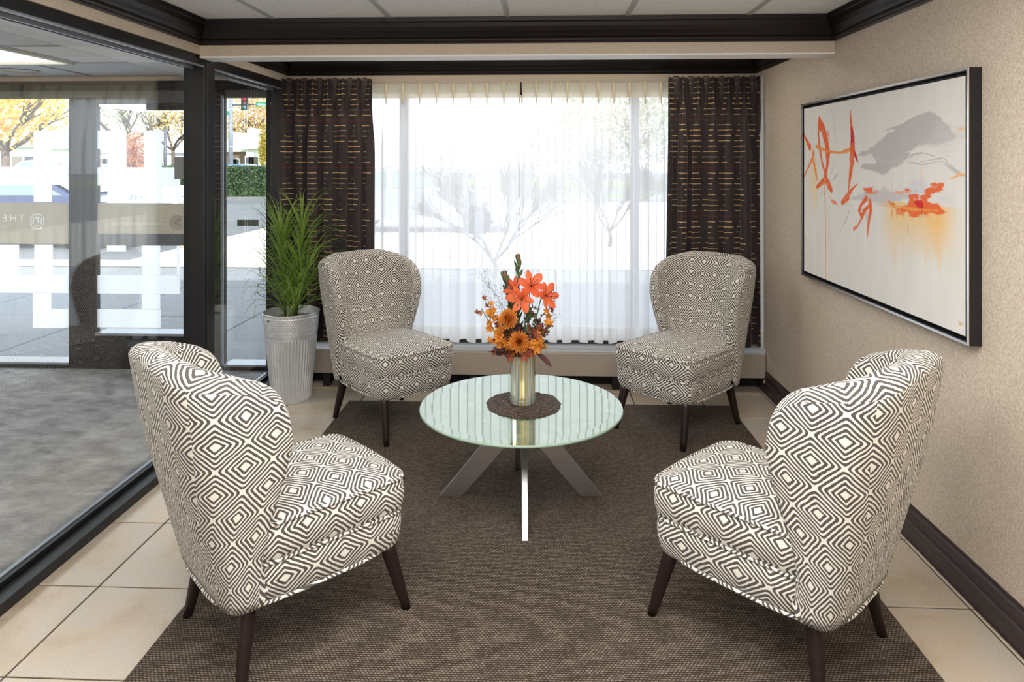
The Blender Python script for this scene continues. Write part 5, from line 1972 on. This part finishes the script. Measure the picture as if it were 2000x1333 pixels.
F_YEL = m_foliage('yellow_foliage', lin(206, 168, 60), lin(250, 226, 130), 0.5)
F_GOLD = m_foliage('gold_foliage', lin(196, 160, 100), lin(238, 214, 160), 0.4)
F_PALE = m_foliage('pale_foliage', lin(150, 154, 116), lin(216, 214, 184), 0.4)
F_RED = m_foliage('russet_foliage', lin(156, 92, 66), lin(216, 158, 126), 0.4)
F_GRN = m_foliage('hedge_foliage', lin(40, 66, 44), lin(104, 134, 92), 0.2)
F_COL = m_foliage('column_foliage', lin(150, 130, 40), lin(214, 190, 90), 0.3)
tree('large yellow autumn tree seen through the left vestibule pane', 10, 16.5, 1.9, [(-0.6, 0, 3.0, 1.9, 1.5, 1.2), (0.7, 0, 2.9, 1.3, 1.2, 0.9), (-0.1, 0, 2.35, 0.9, 0.9, 0.5), (0, 0, 4.0, 2.2, 1.8, 1.2)], F_YEL, 6500, 0.065, 1, 0.10, 2)
tree('pale thinning tree seen through the middle vestibule pane', 250, 44, 3.0, [(-3.0, 0, 5.2, 3.2, 2.5, 2.2), (1.6, 0, 5.6, 3.6, 2.5, 2.6), (0, 0, 8, 4, 3, 2.5)], F_PALE, 5000, 0.13, 2, 0.22, 3)
tree('russet leaved shrub behind the frosted squares', 264, 36, 0.9, [(0, 0, 2.2, 0.75, 0.7, 1.1), (0.1, 0, 1.2, 0.7, 0.6, 0.8)], F_RED, 2600, 0.07, 3, 0.06, 2)
tree('bare branched tree beside the dark post', 338, 40, 2.4, [(0, 0, 4.2, 1.8, 1.6, 1.5)], F_GOLD, 900, 0.09, 4, 0.12, 4)
tree('golden brown tree behind the white houses', 500, 74, 3.5, [(-2.4, 0, 5.2, 2.6, 2.5, 2.2), (1.4, 0, 5.0, 2.8, 2.5, 2.6), (0, 0, 8, 3, 3, 2.5)], F_GOLD, 6000, 0.15, 5, 0.25, 3)
tree('narrow yellow conifer beside the houses', 515, 50, 0.6, [(0, 0, 2.6, 0.38, 0.38, 1.9)], F_COL, 1800, 0.08, 6, 0.08, 0, name='conifer')
tree('bare tree standing close outside the curtained window', 965, 9.0, 0.25, [], None, 0, 0, 12, 0.034, 5, 4, 'bare trees outside the window', 'bare_tree', 0.42, 0.62)
tree('bare tree further off behind the right sheer curtain', 1190, 12.5, 0.3, [], None, 0, 0, 15, 0.035, 5, 4, 'bare trees outside the window', 'bare_tree', 0.40, 0.60)
tree('leafy tree mass far behind the right sheer curtain', 1240, 30, 2.0, [(0, 0, 3.4, 3.8, 2.5, 2.2), (-3.4, 0, 2.6, 2.6, 2, 1.6)], F_PALE, 4000, 0.14, 9, 0.2, 2)

# hedge along the drive
h0, h1 = on_y(296, 0, 27.9), on_y(519, 0, 27.9)
hedge = empty('hedge', ((h0.x + h1.x) / 2, 28.2, 0.12))
tag(hedge, 'clipped dark green hedge behind the kerb', 'hedge')
hw = (h1.x - h0.x) / 2
r = np.random.default_rng(2)
n = 9000
P = np.stack([r.uniform(-hw, hw, n), r.uniform(-0.35, 0.35, n), r.uniform(0.0, 1.22, n)], 1)
face = r.random(n)
P[face < 0.45, 1] = -0.35 + r.normal(0, 0.025, (face < 0.45).sum())
P[(face >= 0.45) & (face < 0.75), 2] = 1.2 + r.normal(0, 0.035, ((face >= 0.45) & (face < 0.75)).sum())
a = r.normal(size=(n, 3)); a /= np.linalg.norm(a, axis=1)[:, None]
b = np.cross(a, r.normal(size=(n, 3))); b /= np.linalg.norm(b, axis=1)[:, None]
s = 0.05 * r.uniform(0.6, 1.3, n)[:, None]
cloud_obj('foliage', np.stack([P - a * s, P - b * s * 0.6, P + a * s, P + b * s * 0.6], 1).reshape(-1, 3), np.arange(4 * n).reshape(-1, 4), F_GRN, hedge)
MB().box(-hw + 0.05, hw - 0.05, -0.3, 0.3, 0.0, 1.14).build('hedge_core', plain('hedge_shade', lin(34, 44, 32), 0.95), hedge)

# signals and signs
M['galv'] = plain('pole_grey', lin(128, 134, 144), 0.5, 0.2)
M['sign'] = plain('sign_green', lin(38, 132, 104), 0.5)
M['sign_white'] = plain('sign_white', lin(240, 242, 240), 0.5)
YP = 36.0
b0 = on_y(450.5, 0, YP)
pole = empty('signal_pole', (b0.x, YP, -0.03))
tag(pole, 'pale grey traffic signal pole with a long mast arm beyond the hedge', 'pole')
MB().tube([(0, 0, 0), (0, 0, 5.4)], [0.13, 0.11], 12).build('pole', M['galv'], pole)
az = on_y(450, 204, YP).z
MB().tube([(0, 0, az), (2.2, 0, az + 0.05), (3.6, 0, az + 0.06)], [0.05, 0.045, 0.035], 8).build('mast_arm', M['galv'], pole)
for zz in (on_y(0, 215, YP).z, on_y(0, 238, YP).z, on_y(0, 287, YP).z):
    MB().tube([(0, 0, zz - 0.02), (0, 0, zz + 0.02)], 0.14, 12).build('band', M['white_plastic'], pole)
t0, t1 = on_y(472, 190, YP - 0.2), on_y(484, 215, YP - 0.2)
sig = empty('traffic_light', ((t0.x + t1.x) / 2, YP - 0.2, t1.z))
sig.parent = pole
R(sig, pole)
tag(sig, 'dark traffic light hanging from the mast arm')
tw_, th_ = (t1.x - t0.x), (t0.z - t1.z)
MB().box(-tw_ / 2, tw_ / 2, -0.08, 0.08, 0, th_).build('housing', M['bead'], sig, bevel=0.01)
for k, c in enumerate((lin(70, 120, 120), lin(90, 70, 60), lin(190, 40, 40))):
    z = th_ * (0.18 + 0.32 * k)
    MB().lathe([(0.0005, -0.02), (tw_ * 0.30, -0.015), (tw_ * 0.34, 0.0)], 16).build('lens', plain('signal_lens_%s' % 'abc'[k], c, 0.3), sig, (0, -0.085, z)).rotation_euler = (PI / 2, 0, 0)
    v_ = MB().tube([(tw_ * 0.38 * math.cos(a_), -0.08, z + tw_ * 0.38 * math.sin(a_)) for a_ in [PI * q / 8 for q in range(9)]], 0.012, 5).build('visor', M['bead'], sig)
def sign(px0, py0, px1, py1, Y, label, word, name='street_sign'):
    a_, b_ = on_y(px0, py0, Y), on_y(px1, py1, Y)
    o = empty(name, ((a_.x + b_.x) / 2, Y, b_.z))
    tag(o, label)
    w, h = b_.x - a_.x, a_.z - b_.z
    MB().box(-w / 2, w / 2, -0.012, 0.012, 0, h).build('panel', M['sign'], o)
    if word:
        l_ = lettering(word, (px0 + px1) / 2, (py0 + py1) / 2, h * 0.52, 'lettering', False, Y - 0.0125, M['sign_white'], o, 0.002)
        R(l_, o)
    o.parent = pole
    R(o, pole)
sign(500, 200, 526, 208.5, YP - 0.25, 'green street name sign reading Oakton on the mast arm', 'Oakton')
sign(431, 216, 447, 225, YP - 0.3, 'small green street sign left of the pale signal pole', 'St')
dp = on_y(323, 0, 38)
dpo = empty('lamp_post', (dp.x, 38, -0.03))
tag(dpo, 'dark lamp post beside the bare tree', 'pole')
MB().tube([(0, 0, 0), (0, 0, 3.45)], 0.09, 10).build('pole', plain('post_grey', lin(90, 96, 106), 0.5), dpo)
MB().box(-0.45, -0.1, -0.03, 0.03, 1.6, 2.4).build('sign_panel', M['white_plastic'], dpo)

# houses
def house(label, px0, px1, Y, zw, ridge, wall, roofm, gable_px=None, brick=False):
    a_, b_ = on_y(px0, 0, Y), on_y(px1, 0, Y)
    w = b_.x - a_.x
    o = empty('house', ((a_.x + b_.x) / 2, Y, -0.03))
    tag(o, label, 'house')
    MB().box(-w / 2, w / 2, 0, 5, 0, zw).build('wall', wall, o)
    ov = 0.25
    MB().add([(-w / 2 - ov, -ov, zw), (w / 2 + ov, -ov, zw), (0, -ov, ridge), (-w / 2 - ov, 5.2, zw), (w / 2 + ov, 5.2, zw), (0, 5.2, ridge),
              ], [(0, 1, 2), (3, 5, 4), (0, 2, 5, 3), (1, 4, 5, 2), (0, 3, 4, 1)]).build('roof', roofm, o)
    nwin = max(1, int(w / 1.6))
    for k in range(nwin):
        x = -w / 2 + w * (k + 0.5) / nwin
        fo = MB().box(x - 0.38, x + 0.38, -0.04, 0.02, zw * 0.42, zw * 0.80).build('window', M['white_plastic'], o)
        MB().box(x - 0.30, x + 0.30, -0.05, -0.041, zw * 0.46, zw * 0.76).build('glass', M['window_dark'], fo)
    MB().box(-w / 2 + 0.2, -w / 2 + 0.9, -0.05, 0.0, 0.05, 2.0).build('door', plain('door_' + str(px0), lin(120, 110, 104), 0.6), o)
    return o
M['window_dark'] = plain('window_dark', lin(60, 66, 74), 0.15)
WH = plain('white_siding', lin(226, 226, 226), 0.7, vary=0.03)
BR = plain('brown_siding', lin(120, 98, 88), 0.8, vary=0.15, scale=3)
RFM = plain('pale_roof', lin(214, 210, 204), 0.8)
house('brown gabled house with a pale roof behind the signal pole', 440, 478, 52, 2.4, 3.9, BR, RFM)
house('left one of two small white gabled houses', 481, 496, 51, 2.6, 4.2, WH, RFM)
house('right one of two small white gabled houses, beside the conifer', 499, 513, 58, 2.6, 4.2, WH, RFM)
house('white house behind the yellow tree, seen through the left pane', 18, 96, 46, 2.6, 3.4, WH, plain('grey_roof', lin(150, 150, 156), 0.8))
house('long low pale house behind the pale thinning tree', 190, 330, 70, 2.6, 4.0, WH, RFM)

# cars
def car(label, px, Y, rz, paint, L=4.5, H=1.45, z0=0.0):
    p = on_y(px, 0, Y)
    o = empty('car', (p.x, Y, -0.03 + z0), rz)
    tag(o, label, 'car')
    s = L / 4.5
    h = H / 1.45
    low = [(-2.2, 0.32), (-2.25, 0.62), (-2.18, 0.88), (-1.6, 0.95), (1.05, 0.95), (1.75, 0.86), (2.15, 0.72), (2.25, 0.5), (2.2, 0.30)]
    def shell(outline, half, tuck, name, mat, par):
        n = len(outline)
        V, Fc = [], []
        for (sy, k) in ((-half, 0.985), (-half * 0.93, 1.0), (half * 0.93, 1.0), (half, 0.985)):
            zc = sum(q[1] for q in outline) / n
            V += [(q[0] * s * k, sy, (zc + (q[1] - zc) * (k if tuck else 1)) * h) for q in outline]
        for r_ in range(3):
            for k in range(n):
                q = (k + 1) % n
                Fc.append((r_ * n + k, r_ * n + q, (r_ + 1) * n + q, (r_ + 1) * n + k))
        Fc += [tuple(range(n))[::-1], tuple(range(3 * n, 4 * n))]
        return fix_normals(MB().add(V, Fc).build(name, mat, par))
    shell(low, 0.88, True, 'body', paint, o)
    gh = [(-1.75, 0.94), (-1.25, 1.38), (-0.6, 1.45), (0.25, 1.43), (1.15, 0.94)]
    cb = fix_normals(MB().add([(x * s, sy * (0.80 if z < 1 else 0.62), z * h) for sy in (-1, 1) for x, z in gh],
                              [(4, 3, 2, 1, 0), (5, 6, 7, 8, 9)] + [(k, (k + 1) % 5, 5 + (k + 1) % 5, 5 + k) for k in range(5)]).build('cabin', paint, o))
    for sy in (-1, 1):
        for pts in ([(-1.45, 0.98), (-1.15, 1.33), (-0.62, 1.38), (-0.55, 0.98)], [(-0.45, 0.98), (-0.5, 1.38), (0.18, 1.36), (0.95, 0.98)]):
            V = [(x * s, sy * (0.80 + (0.62 - 0.80) * (z - 0.94) / 0.5 + 0.012), z * h) for x, z in pts]
            MB().add(V, [(0, 1, 2, 3)]).build('side_window', M['car_glass'], o)
    for a_, b_ in (((0.36, 1.39), (1.08, 0.99)), ((-1.32, 1.33), (-1.68, 0.99))):
        k = 0.02 if a_[0] > 0 else -0.02
        V = [((a_[0] + k) * s, -0.56, (a_[1] + 0.015) * h), ((a_[0] + k) * s, 0.56, (a_[1] + 0.015) * h), ((b_[0] + k) * s, 0.70, (b_[1] + 0.015) * h), ((b_[0] + k) * s, -0.70, (b_[1] + 0.015) * h)]
        MB().add(V, [(0, 1, 2, 3)]).build('windscreen', M['car_glass'], o)
    for x in (-1.38, 1.38):
        for y in (-0.80, 0.80):
            w = MB().lathe([(0.0005, -0.09), (0.2, -0.1), (0.31, -0.09), (0.32, 0.0), (0.31, 0.09), (0.2, 0.1), (0.0005, 0.09)], 20).build('wheel', M['bead'], o, (x * s, y, 0.32))
            w.rotation_euler = (PI / 2, 0, 0)
            hb_ = MB().lathe([(0.0005, -0.115), (0.17, -0.108), (0.19, -0.1)], 14).build('hub_cap', M['galv'], w)
            hb2 = MB().lathe([(0.0005, 0.115), (0.17, 0.108), (0.19, 0.1)], 14).build('hub_cap', M['galv'], w)
    for y in (-0.62, 0.62):
        MB().box(2.16 * s, 2.262 * s, y - 0.16, y + 0.16, 0.60 * h, 0.72 * h).build('headlamp', M['sign_white'], o)
        MB().box(-2.262 * s, -2.18 * s, y - 0.16, y + 0.16, 0.68 * h, 0.84 * h).build('tail_lamp', plain('tail_red', lin(150, 40, 40), 0.3) if 'tail_red' not in bpy.data.materials else bpy.data.materials['tail_red'], o)
    return o
M['car_glass'] = plain('car_glass', lin(110, 124, 124), 0.08, spec=0.8)
C_BLUE = plain('navy_paint', lin(48, 60, 98), 0.25, spec=0.6, coat=0.5)
C_WHITE = plain('white_car_paint', lin(232, 234, 236), 0.25, spec=0.6, coat=0.5)
C_SILV = plain('silver_car_paint', lin(160, 170, 182), 0.28, 0.3, coat=0.5)
C_MBL = plain('mid_blue_paint', lin(92, 122, 170), 0.25, spec=0.6, coat=0.5)
car('dark blue car parked close outside, seen between the frosted squares', 70, 12.6, 0.06, C_BLUE, 4.7, 1.42)
car('white car parked behind the dark blue car', 225, 20.0, 0.1, C_WHITE, 4.5, 1.40)
car('blue car passing behind the hedge', 452, 33.6, PI, C_MBL, 4.4, 1.5)
car('white car following behind the hedge at the right', 546, 36.5, PI, C_WHITE, 4.6, 1.5)
car('white car on the road beyond the left pane', 110, 32.0, 0.0, C_WHITE, 4.6, 1.7)
car('silver car far behind the middle pane', 205, 38.0, 0.0, C_SILV, 4.4, 1.5)
car('dark car standing outside behind the left sheer curtain', 820, 15.5, 0.0, C_SILV, 4.5, 1.45)
